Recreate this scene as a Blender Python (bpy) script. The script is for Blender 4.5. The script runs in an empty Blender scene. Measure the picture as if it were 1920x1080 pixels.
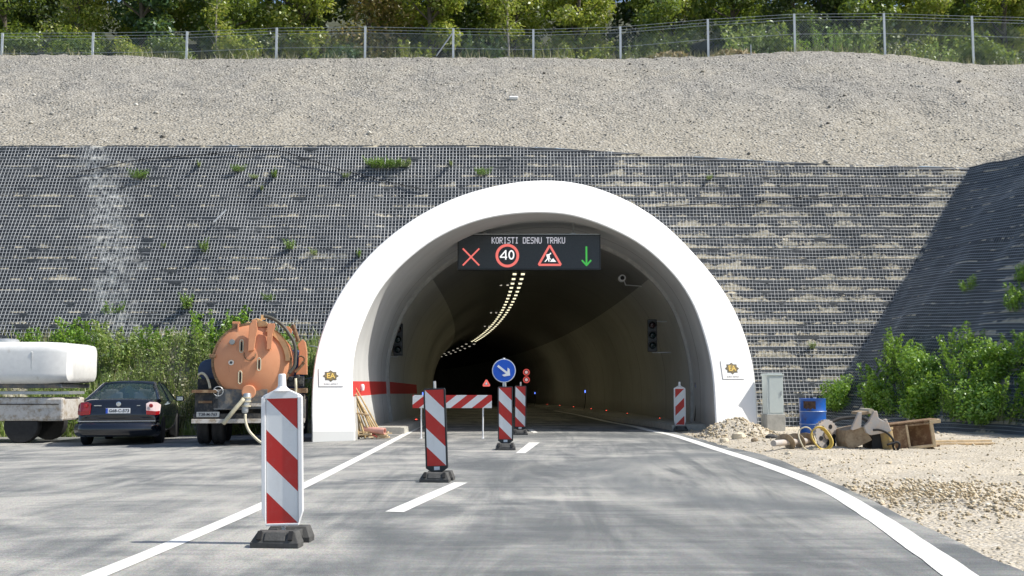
import bpy, math, random
import numpy as np
from mathutils import Vector, Matrix, noise as mnoise
R = math.radians
sc = bpy.context.scene
C = sc.collection
# ------------------------------------------------------------ camera
EYE, F, PITCH = 1.29, 2000.0, math.atan(178/2000)
cam_d = bpy.data.cameras.new('camera'); cam = bpy.data.objects.new('camera', cam_d); C.objects.link(cam)
cam.location = (0, 0, EYE); cam.rotation_euler = (math.pi/2+PITCH, 0, 0)
cam_d.sensor_width = 36; cam_d.lens = F/1920*36; cam_d.clip_end = 3000; cam_d.clip_start = 0.05
sc.camera = cam
# ------------------------------------------------------------ light
SUN_EL, SUN_AZ = R(48), R(-5)     # azimuth measured from +X towards +Y
wd = bpy.data.worlds.new('World'); sc.world = wd; wd.use_nodes = True
wt = wd.node_tree; sky = wt.nodes.new('ShaderNodeTexSky'); sky.sky_type = 'NISHITA'; sky.sun_disc = False
sky.sun_elevation = SUN_EL; sky.sun_rotation = R(90)-SUN_AZ; sky.dust_density = 1.5
wt.links.new(sky.outputs[0], wt.nodes['Background'].inputs[0]); wt.nodes['Background'].inputs[1].default_value = 0.13
sd = bpy.data.lights.new('sun', 'SUN'); sd.energy = 4.6; sd.angle = R(0.5); sd.color = (1, .95, .86)
so = bpy.data.objects.new('sun', sd); C.objects.link(so); so.location = (30, 5, 40)
sv = Vector((math.cos(SUN_EL)*math.cos(SUN_AZ), math.cos(SUN_EL)*math.sin(SUN_AZ), math.sin(SUN_EL)))
so.rotation_euler = sv.to_track_quat('Z', 'Y').to_euler()
sc.view_settings.view_transform = 'Standard'; sc.view_settings.look = 'None'; sc.view_settings.exposure = 0.35
sc.view_settings.gamma = 1; sc.view_settings.use_curve_mapping = False
sc.render.engine = 'CYCLES'; sc.cycles.max_bounces = 8; sc.cycles.diffuse_bounces = 4; sc.cycles.sample_clamp_indirect = 4
sc.cycles.use_denoising = True
# ------------------------------------------------------------ measuring helpers
cp, sp = math.cos(PITCH), math.sin(PITCH)
def ray(px, py):
    a = (px-960)/F; b = (540-py)/F
    return Vector((a, cp-b*sp, sp+b*cp))
def at(px, py, Y):
    d = ray(px, py); k = Y/d.y
    return Vector((d.x*k, Y, EYE+d.z*k))
def gz(x, y=0):
    return -0.018*min(max(0, -x-3.2), 7.5)
def ground(px, py, h=0.0):
    d = ray(px, py); z = h; p = None
    for _ in range(6):
        k = (z-EYE)/d.z; p = Vector((d.x*k, d.y*k, z)); z = gz(p.x)+h
    return p
def lerp(a, b, t): return a+(b-a)*t
def interp(x, pts):
    if x <= pts[0][0]: return pts[0][1]
    for (a, va), (b, vb) in zip(pts, pts[1:]):
        if x <= b: return va+(vb-va)*(x-a)/(b-a)
    return pts[-1][1]
# ------------------------------------------------------------ object helpers
def tag(o, label=None, cat=None, group=None, kind=None):
    if label: o['label'] = label
    if cat: o['category'] = cat
    if group: o['group'] = group
    if kind: o['kind'] = kind
    return o
def thing(name, label, cat, loc=(0, 0, 0), rz=0, group=None):
    o = bpy.data.objects.new(name, None); C.objects.link(o); o.empty_display_size = .2
    o.location = loc; o.rotation_euler = (0, 0, rz)
    return tag(o, label, cat, group)
def copy_tree(o, parent=None):
    c = o.copy(); C.objects.link(c)
    if parent: c.parent = parent
    for ch in list(o.children): copy_tree(ch, c)
    return c
class MB:
    def __init__(s): s.v = []; s.f = []; s.m = []; s.M = Matrix()
    def add(s, vs, fs, m=0):
        n = len(s.v); s.v += [tuple(s.M @ Vector(v)) for v in vs]; s.f += [tuple(i+n for i in f) for f in fs]; s.m += [m]*len(fs); return s
    def box(s, c, d, m=0, rot=None, taper=1.0):
        x, y, z = d[0]/2, d[1]/2, d[2]/2; t = taper
        vs = [(-x, -y, -z), (x, -y, -z), (x, y, -z), (-x, y, -z), (-x*t, -y*t, z), (x*t, -y*t, z), (x*t, y*t, z), (-x*t, y*t, z)]
        if rot is not None: vs = [rot @ Vector(v) for v in vs]
        vs = [(v[0]+c[0], v[1]+c[1], v[2]+c[2]) for v in vs]
        return s.add(vs, [(0, 3, 2, 1), (4, 5, 6, 7), (0, 1, 5, 4), (1, 2, 6, 5), (2, 3, 7, 6), (3, 0, 4, 7)], m)
    def cyl(s, p0, p1, r0, r1=None, n=14, m=0, caps=True):
        r1 = r0 if r1 is None else r1; p0 = Vector(p0); p1 = Vector(p1); d = (p1-p0)
        q = d.to_track_quat('Z', 'Y'); vs = []
        for p, r in ((p0, r0), (p1, r1)):
            for i in range(n):
                a = 2*math.pi*i/n; vs.append(p+q @ Vector((r*math.cos(a), r*math.sin(a), 0)))
        fs = [(i, (i+1) % n, n+(i+1) % n, n+i) for i in range(n)]
        if caps: fs += [tuple(range(n))[::-1], tuple(range(n, 2*n))]
        return s.add(vs, fs, m)
    def tube(s, pts, r, n=8, m=0, closed=False):
        P = [Vector(p) for p in pts]; L = len(P); vs = []; up = None
        for i, p in enumerate(P):
            a = P[(i-1) % L] if (closed or i > 0) else P[i]; b = P[(i+1) % L] if (closed or i < L-1) else P[i]
            d = (b-a); d = d.normalized() if d.length > 1e-9 else Vector((0, 0, 1))
            if up is None: up = d.orthogonal().normalized()
            up = (up-d*up.dot(d)); up = up.normalized() if up.length > 1e-6 else d.orthogonal().normalized()
            w = d.cross(up); rr = r[i] if isinstance(r, (list, tuple)) else r
            for k in range(n):
                t = 2*math.pi*k/n; vs.append(p+up*(rr*math.cos(t))+w*(rr*math.sin(t)))
        fs = []
        for i in range(L if closed else L-1):
            j = (i+1) % L
            for k in range(n):
                k2 = (k+1) % n; fs.append((i*n+k, i*n+k2, j*n+k2, j*n+k))
        if not closed: fs += [tuple(range(n))[::-1], tuple(range((L-1)*n, L*n))]
        return s.add(vs, fs, m)
    def prism(s, poly, y0, y1, m=0):     # poly in xz, extruded along y
        n = len(poly); vs = [(x, y0, z) for x, z in poly]+[(x, y1, z) for x, z in poly]
        fs = [tuple(range(n)), tuple(range(n, 2*n))[::-1]]+[(i, n+i, n+(i+1) % n, (i+1) % n) for i in range(n)]
        return s.add(vs, fs, m)
    def lathe(s, prof, c=(0, 0, 0), axis='Z', n=24, m=0):   # prof [(r,h)]
        vs = []
        for r, h in prof:
            for i in range(n):
                a = 2*math.pi*i/n; x, y = r*math.cos(a), r*math.sin(a)
                v = (x, y, h) if axis == 'Z' else ((h, x, y) if axis == 'X' else (x, h, y))
                vs.append((v[0]+c[0], v[1]+c[1], v[2]+c[2]))
        fs = []
        for j in range(len(prof)-1):
            for i in range(n): fs.append((j*n+i, j*n+(i+1) % n, (j+1)*n+(i+1) % n, (j+1)*n+i))
        fs += [tuple(range(n)), tuple(range((len(prof)-1)*n, len(prof)*n))]
        return s.add(vs, fs, m)
    def build(s, name, mats, parent=None, smooth=False, bevel=0, loc=None):
        me = bpy.data.meshes.new(name); me.from_pydata(s.v, [], s.f)
        if not isinstance(mats, (list, tuple)): mats = [mats]
        for mt in mats: me.materials.append(mt)
        if len(mats) > 1: me.polygons.foreach_set('material_index', s.m)
        if smooth: me.polygons.foreach_set('use_smooth', [True]*len(s.f))
        me.update()
        o = bpy.data.objects.new(name, me); C.objects.link(o)
        if parent: o.parent = parent
        if loc: o.location = loc
        if bevel:
            b = o.modifiers.new('b', 'BEVEL'); b.width = bevel; b.segments = 2; b.limit_method = 'ANGLE'; b.angle_limit = R(35)
        if smooth == 'auto': 
            me.polygons.foreach_set('use_smooth', [True]*len(s.f)); 
            try: me.set_sharp_from_angle(angle=R(38))
            except Exception: pass
        return o
def catmull(pts, k=6):
    P = [Vector(p) for p in pts]; P = [P[0]*2-P[1]]+P+[P[-1]*2-P[-2]]; out = []
    for i in range(1, len(P)-2):
        for j in range(k):
            t = j/k; a, b, c, d = P[i-1:i+3]
            out.append(.5*((2*b)+(c-a)*t+(2*a-5*b+4*c-d)*t*t+(3*b-a-3*c+d)*t**3))
    return out+[P[-2]]
def grid(name, fn, nu, nv, mat, uvfn=None, keep=None, parent=None, smooth=True):
    vs = [fn(i/nu, j/nv) for j in range(nv+1) for i in range(nu+1)]
    fs = [(j*(nu+1)+i, j*(nu+1)+i+1, (j+1)*(nu+1)+i+1, (j+1)*(nu+1)+i) for j in range(nv) for i in range(nu)]
    if keep: fs = [f for f in fs if keep([vs[k] for k in f])]
    me = bpy.data.meshes.new(name); me.from_pydata(vs, [], fs); me.materials.append(mat)
    if uvfn:
        uv = me.uv_layers.new(name='UVMap'); U = [uvfn(i/nu, j/nv) for j in range(nv+1) for i in range(nu+1)]
        li = np.zeros(len(me.loops), dtype=np.int32); me.loops.foreach_get('vertex_index', li)
        uv.data.foreach_set('uv', np.array(U, dtype=np.float32)[li].ravel())
    if smooth: me.polygons.foreach_set('use_smooth', [True]*len(fs))
    me.update(); o = bpy.data.objects.new(name, me); C.objects.link(o)
    if parent: o.parent = parent
    return o
def fast_mesh(name, V, Fq, mat, parent=None):      # V (n,3), Fq (m,4)
    me = bpy.data.meshes.new(name); V = np.asarray(V, dtype=np.float32); Fq = np.asarray(Fq, dtype=np.int32)
    me.vertices.add(len(V)); me.vertices.foreach_set('co', V.ravel())
    k = Fq.shape[1]; me.loops.add(Fq.size); me.loops.foreach_set('vertex_index', Fq.ravel())
    me.polygons.add(len(Fq)); me.polygons.foreach_set('loop_start', np.arange(0, Fq.size, k, dtype=np.int32))
    me.materials.append(mat); me.update(calc_edges=True)
    if name is not None and parent is not False:
        o = bpy.data.objects.new(name, me); C.objects.link(o)
        if parent: o.parent = parent
        return o
    return me
# ------------------------------------------------------------ materials
class NT:
    def __init__(s, name):
        s.mat = bpy.data.materials.new(name); s.mat.use_nodes = True; s.t = s.mat.node_tree
        s.b = s.t.nodes['Principled BSDF']; s.out = s.t.nodes['Material Output']
    def n(s, ty, **kw):
        nd = s.t.nodes.new('ShaderNode'+ty)
        for k, v in kw.items():
            if k.startswith('i_'):
                key = k[2:]; key = int(key) if key.isdigit() else key.replace('_', ' ')
                if hasattr(v, 'is_output'): s.t.links.new(v, nd.inputs[key])
                else: nd.inputs[key].default_value = v
            else: setattr(nd, k, v)
        return nd
    def math(s, op, a, b=0.0, c=None, clamp=False):
        kw = {'i_0': a, 'i_1': b}
        if c is not None: kw['i_2'] = c
        nd = s.n('Math', operation=op, **kw); nd.use_clamp = clamp; return nd.outputs[0]
    def mix(s, f, a, b, mode='MIX'):
        nd = s.n('MixRGB', blend_type=mode)
        for k, v in ((0, f), (1, a), (2, b)):
            if hasattr(v, 'is_output'): s.t.links.new(v, nd.inputs[k])
            else: nd.inputs[k].default_value = v if (k == 0 or len(v) == 4) else (*v, 1)
        return nd.outputs[0]
    def ramp(s, f, stops, interp='LINEAR'):
        nd = s.n('ValToRGB'); s.t.links.new(f, nd.inputs[0]); e = nd.color_ramp.elements; nd.color_ramp.interpolation = interp
        while len(e) < len(stops): e.new(.5)
        for k, (p, c) in enumerate(stops):
            e[k].position = p; e[k].color = (*c, 1) if isinstance(c, tuple) else (c, c, c, 1)
        return nd.outputs[0]
    def coord(s, which='Object', scale=(1, 1, 1), rot=(0, 0, 0)):
        tc = s.n('TexCoord'); mp = s.n('Mapping'); mp.inputs['Scale'].default_value = scale; mp.inputs['Rotation'].default_value = rot
        s.t.links.new(tc.outputs[which], mp.inputs[0]); return mp.outputs[0]
    def noise(s, vec, scale, detail=4, rough=.6, dist=0, out=0):
        return s.n('TexNoise', i_Vector=vec, i_Scale=scale, i_Detail=detail, i_Roughness=rough, i_Distortion=dist).outputs[out]
    def set(s, **kw):
        for k, v in kw.items():
            key = k.replace('_', ' ')
            if hasattr(v, 'is_output'): s.t.links.new(v, s.b.inputs[key])
            else: s.b.inputs[key].default_value = (*v, 1) if isinstance(v, tuple) and len(v) == 3 else v
        return s
    def bump(s, h, strength=.3, dist=.01):
        nd = s.n('Bump', i_Height=h); nd.inputs['Strength'].default_value = strength; nd.inputs['Distance'].default_value = dist
        s.t.links.new(nd.outputs[0], s.b.inputs['Normal'])
def col_scale(c, k): return tuple(x*k for x in c)
def plain(name, c, rough=.5, metal=0, var=.18, scale=6, bump=.0, **kw):
    t = NT(name); v = t.coord(); n1 = t.noise(v, scale, 5, .65)
    t.set(Base_Color=t.mix(t.ramp(n1, [(.3, 0.0), (.7, 1.0)]), col_scale(c, 1-var), col_scale(c, 1+var)), Roughness=rough, Metallic=metal, **kw)
    if bump: t.bump(t.noise(v, scale*6, 3), bump, .01)
    return t.mat
def dirty(name, c, dirt, amt=.5, rough=.5, scale=4, metal=0, bump=.15):   # paint with dirt patches
    t = NT(name); v = t.coord(); n1 = t.noise(v, scale, 7, .7); n2 = t.noise(v, scale*5, 4, .6)
    m = t.ramp(t.math('ADD', t.math('MULTIPLY', n1, .75), t.math('MULTIPLY', n2, .25)), [(.62-amt*.3, 0.0), (.70-amt*.2, 1.0)])
    t.set(Base_Color=t.mix(t.math('MULTIPLY', m, .85), t.mix(n2, col_scale(c, .85), col_scale(c, 1.1)), dirt), Roughness=t.math('ADD', t.math('MULTIPLY', m, .3), rough), Metallic=metal)
    t.bump(n2, bump, .01); return t.mat
def emit(name, c, s, sample=False):
    t = NT(name); t.set(Base_Color=(.02, .02, .02), Emission_Color=c, Emission_Strength=s)
    t.mat.cycles.emission_sampling = 'AUTO' if sample else 'NONE'; return t.mat
def leafmat(name, cols, trans=.35):
    t = NT(name); g = t.n('NewGeometry'); oi = t.n('ObjectInfo')
    rnd = t.math('FRACT', t.math('ADD', g.outputs['Random Per Island'], t.math('MULTIPLY', oi.outputs['Random'], .37)))
    big = t.noise(t.coord(), 1.3, 2); f = t.math('ADD', t.math('MULTIPLY', rnd, .6), t.math('MULTIPLY', big, .45))
    st = [(i/(len(cols)-1)*.8+.1, c) for i, c in enumerate(cols)]
    c = t.ramp(f, st); d = t.n('BsdfDiffuse', i_Color=c); tr = t.n('BsdfTranslucent', i_Color=t.mix(.5, c, (.25, .32, .04)))
    gl = t.n('BsdfGlossy', i_Roughness=.45); gl.inputs[0].default_value = (.9, .95, 1, 1)
    m1 = t.n('MixShader', i_0=trans); t.t.links.new(d.outputs[0], m1.inputs[1]); t.t.links.new(tr.outputs[0], m1.inputs[2])
    m2 = t.n('MixShader', i_0=.05); t.t.links.new(m1.outputs[0], m2.inputs[1]); t.t.links.new(gl.outputs[0], m2.inputs[2])
    t.t.links.new(m2.outputs[0], t.out.inputs[0]); return t.mat
M = {}
M['white_paint'] = plain('white_paint', (.8, .8, .78), .6, var=.03)
M['white_plastic'] = plain('white_plastic', (.78, .79, .8), .4, var=.05, scale=3)
M['dark_frame'] = plain('dark_frame', (.018, .022, .026), .45)
M['rubber'] = plain('rubber', (.07, .07, .068), .85, var=.3, scale=12, bump=.4)
M['black_rubber'] = plain('black_rubber', (.014, .014, .015), .75, var=.3, scale=9)
M['galv'] = plain('galvanised_steel', (.5, .52, .53), .45, .6, var=.12, scale=10)
M['steel'] = plain('steel', (.32, .33, .33), .4, .8, var=.2)
M['sticker'] = plain('sticker', (.7, .75, .8), .5, var=.15, scale=60)
M['concrete'] = plain('concrete', (.42, .41, .37), .9, var=.2, scale=5, bump=.3)
M['tunnel_concrete'] = plain('tunnel_concrete', (.22, .215, .2), .9, var=.3, scale=1.5)
M['led_red'] = emit('led_red', (1, .20, .17), .72); M['led_white'] = emit('led_white', (.85, .85, .95), .5)
M['led_pure'] = emit('led_pure', (1, 1, 1), .9)
M['led_green'] = emit('led_green', (.07, .6, .09), .6); M['lamp'] = emit('lamp', (1, .91, .60), 1.25)
M['lamp_far'] = emit('lamp_far', (1, .92, .75), .55)
M['red_dot'] = emit('red_dot', (1, .10, .06), 1.6); M['blue_dot'] = emit('blue_dot', (.12, .22, 1), 2)
M['panel_black'] = plain('panel_black', (.035, .042, .05), .35, var=.15, scale=20)
M['panel_box'] = plain('panel_box', (.012, .014, .017), .4)
M['fence_post'] = plain('fence_post', (.62, .66, .68), .5, var=.08)
# ------------------------------------------------------------ surface materials
def asphalt_mat():
    t = NT('asphalt'); v = t.coord(); s1 = t.noise(t.coord(scale=(.22, 1.5, 1), rot=(0, 0, R(-4))), 1.3, 10, .74, 1.0); s2 = t.noise(v, .34, 7, .60, 1.4)
    sw = t.noise(t.coord(scale=(1.1, .16, 1), rot=(0, 0, R(-24))), .8, 6, .62, 3.2)
    fine = t.noise(v, 55, 3, .7); agg = t.n('TexVoronoi', i_Vector=v, i_Scale=95.0).outputs['Color']
    f = t.math('ADD', t.math('ADD', t.math('MULTIPLY', s1, .34), t.math('MULTIPLY', s2, .60)), t.math('MULTIPLY', sw, .28))
    sx = t.n('SeparateXYZ', i_Vector=v)
    # dusty lot on the left, cleaner asphalt on the right
    bias = t.n('MapRange', i_Value=sx.outputs[0], i_1=-4.0, i_2=4.5, i_3=.03, i_4=-.05).outputs[0]
    c = t.ramp(t.math('ADD', f, bias), [(.51, (.075, .085, .089)), (.575, (.15, .158, .158)), (.64, (.285, .285, .268)), (.72, (.45, .435, .395))])
    # pale tyre arcs: rings round distant centres, broken up by noise
    for cx, cy, r, w, a in ((6.6, 15.2, 4.2, .9, .9), (6.6, 15.2, 6.4, .4, .7), (1.5, 33, 20.4, .5, .6), (1.2, 31, 20.8, .3, .5), (-6.5, 9.0, 11.9, .45, .5), (-6.5, 9.0, 13.1, .30, .35), (10.5, 14.5, 7.2, .5, .4), (4.2, 4.5, 5.6, .55, .35), (-2.0, 27, 14.5, .4, .3), (-9, 30, 17.8, .5, .3)):
        dx = t.math('SUBTRACT', sx.outputs[0], cx); dy = t.math('SUBTRACT', sx.outputs[1], cy)
        d = t.math('SQRT', t.math('ADD', t.math('MULTIPLY', dx, dx), t.math('MULTIPLY', dy, dy)))
        d = t.math('ADD', d, t.math('MULTIPLY', t.math('SUBTRACT', s2, .5), 1.0))
        k = t.math('SUBTRACT', 1.0, t.math('DIVIDE', t.math('ABSOLUTE', t.math('SUBTRACT', d, r)), w), clamp=True)
        k = t.math('MULTIPLY', t.math('MULTIPLY', k, t.ramp(sw, [(.35, 0.0), (.65, 1.0)])), a)
        c = t.mix(k, c, (.38, .375, .34))
    for cx, cy, r, w, a in ((6.6, 15.2, 5.3, .7, .9), (8.5, 16.5, 4.9, .5, .6), (-9, 6.5, 12.3, .35, .4), (-3.6, 27, 13.6, .5, .4)):
        dx = t.math('SUBTRACT', sx.outputs[0], cx); dy = t.math('SUBTRACT', sx.outputs[1], cy)
        d = t.math('ADD', t.math('SQRT', t.math('ADD', t.math('MULTIPLY', dx, dx), t.math('MULTIPLY', dy, dy))), t.math('MULTIPLY', t.math('SUBTRACT', s2, .5), 1.4))
        k = t.math('SUBTRACT', 1.0, t.math('DIVIDE', t.math('ABSOLUTE', t.math('SUBTRACT', d, r)), w), clamp=True)
        c = t.mix(t.math('MULTIPLY', t.math('MULTIPLY', k, t.ramp(s1, [(.35, .2), (.6, 1.0)])), a), c, (.10, .115, .122))
    # fine dark tyre scuffs
    sc2 = t.noise(t.coord(scale=(.35, 3.2, 1), rot=(0, 0, R(7))), 1.1, 6, .7, .8)
    c = t.mix(t.ramp(sc2, [(.57, 0.0), (.68, .4)]), c, (.09, .10, .108))
    c = t.mix(t.ramp(fine, [(.42, .0), (.66, .6)]), c, (.075, .083, .088)); c = t.mix(t.ramp(t.noise(v, 140, 2, .8), [(.5, 0.0), (.7, .45)]), c, (.62, .61, .58)); c = t.mix(.12, c, agg, 'OVERLAY')
    t.set(Base_Color=c, Roughness=.85); t.bump(fine, .5, .006); return t.mat
def gravel_mat(name, a, b, c3, scale=9, patch=.25, dk=.45, grad=None):
    t = NT(name); v = t.coord(); vo = t.n('TexVoronoi', i_Vector=v, i_Scale=float(scale)); vo2 = t.n('TexVoronoi', i_Vector=v, i_Scale=scale*2.7)
    big = t.noise(v, patch, 6, .65, .5); mid = t.noise(v, 2.2, 6, .75)
    base = t.mix(t.ramp(big, [(.42, 0.0), (.58, 1.0)]), a, b)
    if grad:
        gzz = t.n('SeparateXYZ', i_Vector=v).outputs[2]; gm = t.math('ADD', t.n('MapRange', i_Value=gzz, i_1=9.0, i_2=13.0, i_3=1.0, i_4=0.0).outputs[0], t.math('MULTIPLY', t.math('SUBTRACT', big, .5), 4.0), clamp=True)
        base = t.mix(t.math('MULTIPLY', gm, .65), base, grad)
    sepc = t.n('SeparateColor', i_Color=vo.outputs['Color']); sep2 = t.n('SeparateColor', i_Color=vo2.outputs['Color'])
    base = t.mix(t.ramp(sepc.outputs[0], [(.0, .0), (.8, .25), (.97, .8)]), base, c3)
    base = t.mix(t.ramp(sep2.outputs[1], [(.0, .75), (.16, .1), (.3, 0.0)]), base, (.06, .055, .045))
    base = t.mix(t.ramp(vo.outputs['Distance'], [(.4, 0.0), (.8, dk)]), base, (.1, .09, .075))
    base = t.mix(t.ramp(mid, [(.35, .35), (.62, 0.0)]), base, col_scale(a, .45))
    t.set(Base_Color=base, Roughness=.95)
    h = t.math('ADD', t.math('MULTIPLY', t.math('SUBTRACT', 1.0, vo.outputs['Distance']), 1.0), t.math('MULTIPLY', mid, 1.2))
    t.bump(h, 1.0, .06 if grad or name == 'bank_soil' else .018); return t.mat
def wall_mat(name, soil=1.0):
    t = NT(name); uvn = t.n('UVMap'); sx = t.n('SeparateXYZ', i_Vector=uvn.outputs[0]); u, v = sx.outputs[0], sx.outputs[1]
    lv = t.math('DIVIDE', v, .335); row = t.math('FLOOR', lv); f = t.math('FRACT', lv)
    cv = t.n('CombineXYZ', i_X=t.math('MULTIPLY', u, .85), i_Y=t.math('MULTIPLY', row, 5.17), i_Z=t.math('MULTIPLY', f, .5)).outputs[0]
    n1 = t.noise(cv, 1.0, 8, .72); n2 = t.noise(uvn.outputs[0], 7, 6, .8)
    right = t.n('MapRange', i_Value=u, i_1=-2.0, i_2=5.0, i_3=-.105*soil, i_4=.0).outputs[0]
    midl = t.math('MULTIPLY', t.math('SUBTRACT', t.noise(uvn.outputs[0], .35, 3), .5), .42)
    k = t.math('ADD', t.math('ADD', n1, t.math('MULTIPLY', t.math('SUBTRACT', n2, .3), .35)), t.math('ADD', right, midl))
    k = t.math('SUBTRACT', k, t.math('MULTIPLY', f, .26))
    mask = t.ramp(k, [(.50, 0.0), (.54, 1.0)])
    cloth = t.mix(t.noise(uvn.outputs[0], 1.1, 6, .7), (.012, .017, .023), (.042, .050, .058))
    # roll joints of the cloth: squares of a different darkness
    cell = t.n('TexWhiteNoise', noise_dimensions='2D', i_Vector=t.n('CombineXYZ', i_X=t.math('FLOOR', t.math('DIVIDE', u, 1.9)), i_Y=row).outputs[0]).outputs[0]
    cloth = t.mix(t.math('MULTIPLY', cell, .5), cloth, (.025, .034, .045))
    dust = t.ramp(t.noise(uvn.outputs[0], .55, 7, .75), [(.56, 0.0), (.82, .45)])
    seam = t.math('MULTIPLY', t.math('LESS_THAN', f, .13), t.ramp(t.noise(t.n('CombineXYZ', i_X=t.math('MULTIPLY', u, .9), i_Y=t.math('MULTIPLY', row, 3.3)).outputs[0], 1.4, 5, .7), [(.53, 0.0), (.58, 1.0)]))
    cloth = t.mix(dust, cloth, (.17, .175, .17))
    soilc = t.mix(t.ramp(n2, [(.3, 0.0), (.7, 1.0)]), (.28, .245, .175), (.70, .63, .48))
    # pale dust streak running down near the left end
    st = t.math('SUBTRACT', 1.0, t.math('ABSOLUTE', t.math('DIVIDE', t.math('ADD', t.math('ADD', u, 10.7), t.math('ADD', t.math('MULTIPLY', t.math('SUBTRACT', t.noise(uvn.outputs[0], .9, 4), .5), 3.0), t.math('MULTIPLY', v, .28))), .9)), clamp=True)
    stm = t.math('MULTIPLY', t.math('MULTIPLY', st, t.ramp(t.noise(uvn.outputs[0], 4.5, 6, .8), [(.46, 0.0), (.56, 1.0)])), .9)
    c = t.mix(t.math('MAXIMUM', mask, seam), cloth, soilc); c = t.mix(stm, c, (.6, .6, .56))
    t.set(Base_Color=c, Roughness=.8); t.bump(t.math('ADD', t.math('MULTIPLY', mask, .8), n2), .6, .04); return t.mat
def tunnel_mat(name, entrance):
    t = NT(name); uvn = t.n('UVMap'); sx = t.n('SeparateXYZ', i_Vector=uvn.outputs[0]); u, h = sx.outputs[0], sx.outputs[1]
    geo = t.coord(); gx = t.n('SeparateXYZ', i_Vector=geo)
    v2 = t.n('CombineXYZ', i_X=u, i_Y=t.math('MULTIPLY', h, .18)).outputs[0]
    st = t.noise(v2, 2.2 if not entrance else 1.1, 7, .65); sm = t.noise(uvn.outputs[0], .8, 5, .6)
    conc = t.mix(st, (.17, .17, .155), (.28, .28, .26)); paint = t.mix(st, (.42, .42, .37), (.58, .575, .52)) if not entrance else t.mix(t.ramp(st, [(.3, 0.0), (.7, 1.0)]), (.46, .465, .46), (.56, .565, .555))
    paint = t.mix(t.ramp(sm, [(.45, 0.0), (.8, .35)]), paint, (.33, .32, .28))
    hl = 9.0 if entrance else 4.35
    edge = t.math('GREATER_THAN', h, hl); c = t.mix(edge, paint, conc)
    # vertical hairline joints between the casts
    jn = t.math('LESS_THAN', t.math('FRACT', t.math('DIVIDE', u, 6.0)), .006); c = t.mix(jn, c, (.05, .05, .045))
    low = t.ramp(t.math('ADD', h, t.math('MULTIPLY', sm, .5)), [(.45, .55), (.95, 0.0)]); c = t.mix(low, c, (.22, .21, .18))
    band = t.math('MULTIPLY', t.math('GREATER_THAN', h, .98), t.math('LESS_THAN', h, 1.33))
    if not entrance: band = t.math('MULTIPLY', band, t.math('LESS_THAN', u, 42.0))
    band = t.math('MULTIPLY', band, t.math('LESS_THAN', t.n('UVMap', uv_map='Side').outputs[0] if False else gx.outputs[0], 0.0))
    c = t.mix(band, c, (.52, .035, .03))
    t.set(Base_Color=c, Roughness=.8); t.bump(st, .06, .01); return t.mat
M['asphalt'] = asphalt_mat()
M['hill_gravel'] = gravel_mat('hill_gravel', (.35, .325, .275), (.27, .265, .255), (.58, .555, .49), 10, .16, .45, (.43, .385, .29))
M['dirt'] = gravel_mat('dirt', (.61, .535, .41), (.50, .445, .35), (.76, .71, .62), 24, .55, .2)
M['rock'] = plain('rock', (.46, .43, .37), .95, var=.35, scale=2.5, bump=.6)
M['sand_rock'] = plain('sand_rock', (.58, .51, .39), .95, var=.3, scale=2.5, bump=.6)
M['soil'] = plain('soil', (.05, .055, .025), 1, var=.5, scale=1.2, bump=.8)
M['bank_soil'] = gravel_mat('bank_soil', (.30, .30, .20), (.42, .40, .31), (.5, .48, .42), 6, .5)
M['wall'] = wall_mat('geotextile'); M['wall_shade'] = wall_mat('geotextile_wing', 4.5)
M['wire'] = plain('wire', (.44, .46, .48), .5, .1, var=.15, scale=3)
M['mark'] = None
t = NT('road_paint'); v = t.coord(); n1 = t.noise(v, 18, 5, .7); n0 = t.noise(v, 1.2, 4, .6)
t.set(Base_Color=t.mix(t.ramp(n1, [(.52, 0.0), (.8, .55)]), t.mix(n0, (.66, .66, .62), (.80, .80, .77)), (.36, .36, .34)), Roughness=.7); M['mark'] = t.mat
M['lining_front'] = tunnel_mat('portal_lining', True); M['lining'] = tunnel_mat('tunnel_lining', False)
t = NT('portal_paint'); v = t.coord(); n1 = t.noise(v, .7, 5, .6); sz = t.n('SeparateXYZ', i_Vector=v)
n9 = t.noise(t.coord(scale=(2.2, 2.2, .25)), 1.6, 6, .7)
ft = t.math('LESS_THAN', t.math('ADD', sz.outputs[2], t.math('MULTIPLY', sz.outputs[0], .01)), .16)
t.set(Base_Color=t.mix(ft, t.mix(t.ramp(n1, [(.3, 0.0), (.8, 1.0)]), (.87, .87, .86), (.80, .80, .785)), (.60, .61, .60)), Roughness=.7); lk = t.b.inputs['Base Color'].links[0].from_socket; t.set(Base_Color=t.mix(t.ramp(n9, [(.58, 0.0), (.8, .22)]), lk, (.55, .54, .50)))
t.bump(t.noise(v, 9, 4), .12, .01); M['portal'] = t.mat
# ------------------------------------------------------------ ground
EDGE = sorted([(g.y, g.x) for g in (ground(*p) for p in ((1262, 809), (1310, 822), (1365, 838), (1430, 852), (1480, 870), (1530, 890), (1600, 921), (1680, 962), (1770, 1003), (1920, 1075)))])
def edge_x(y): return EDGE[0][1]+(EDGE[0][0]-y)*.11 if y < EDGE[0][0] else interp(y, EDGE)
def nz(x, y, s=1.0, z=0.0): return mnoise.fractal(Vector((x*s, y*s, z)), 1.0, 2.0, 4)
AX0 = 1.0                              # tunnel axis, bending left with radius 520 m beyond y = 30
def ax(y): return AX0-(max(0, y-30)**2)/(2*520)
def az_(y): return -.01*max(0, y-31)
def asp(u, v):
    y = lerp(-30, 31, v**.8 if v > 0 else 0); xr = edge_x(y)+nz(y*1.7, 3, 1.0)*.10+nz(y*6, 9)*.03
    x = lerp(-42, xr, 1-(1-u)**1.5); return (x, y, gz(x))
tag(grid('road', asp, 90, 90, M['asphalt']), 'grey dusty asphalt running up to the tunnel', kind='structure')
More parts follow.
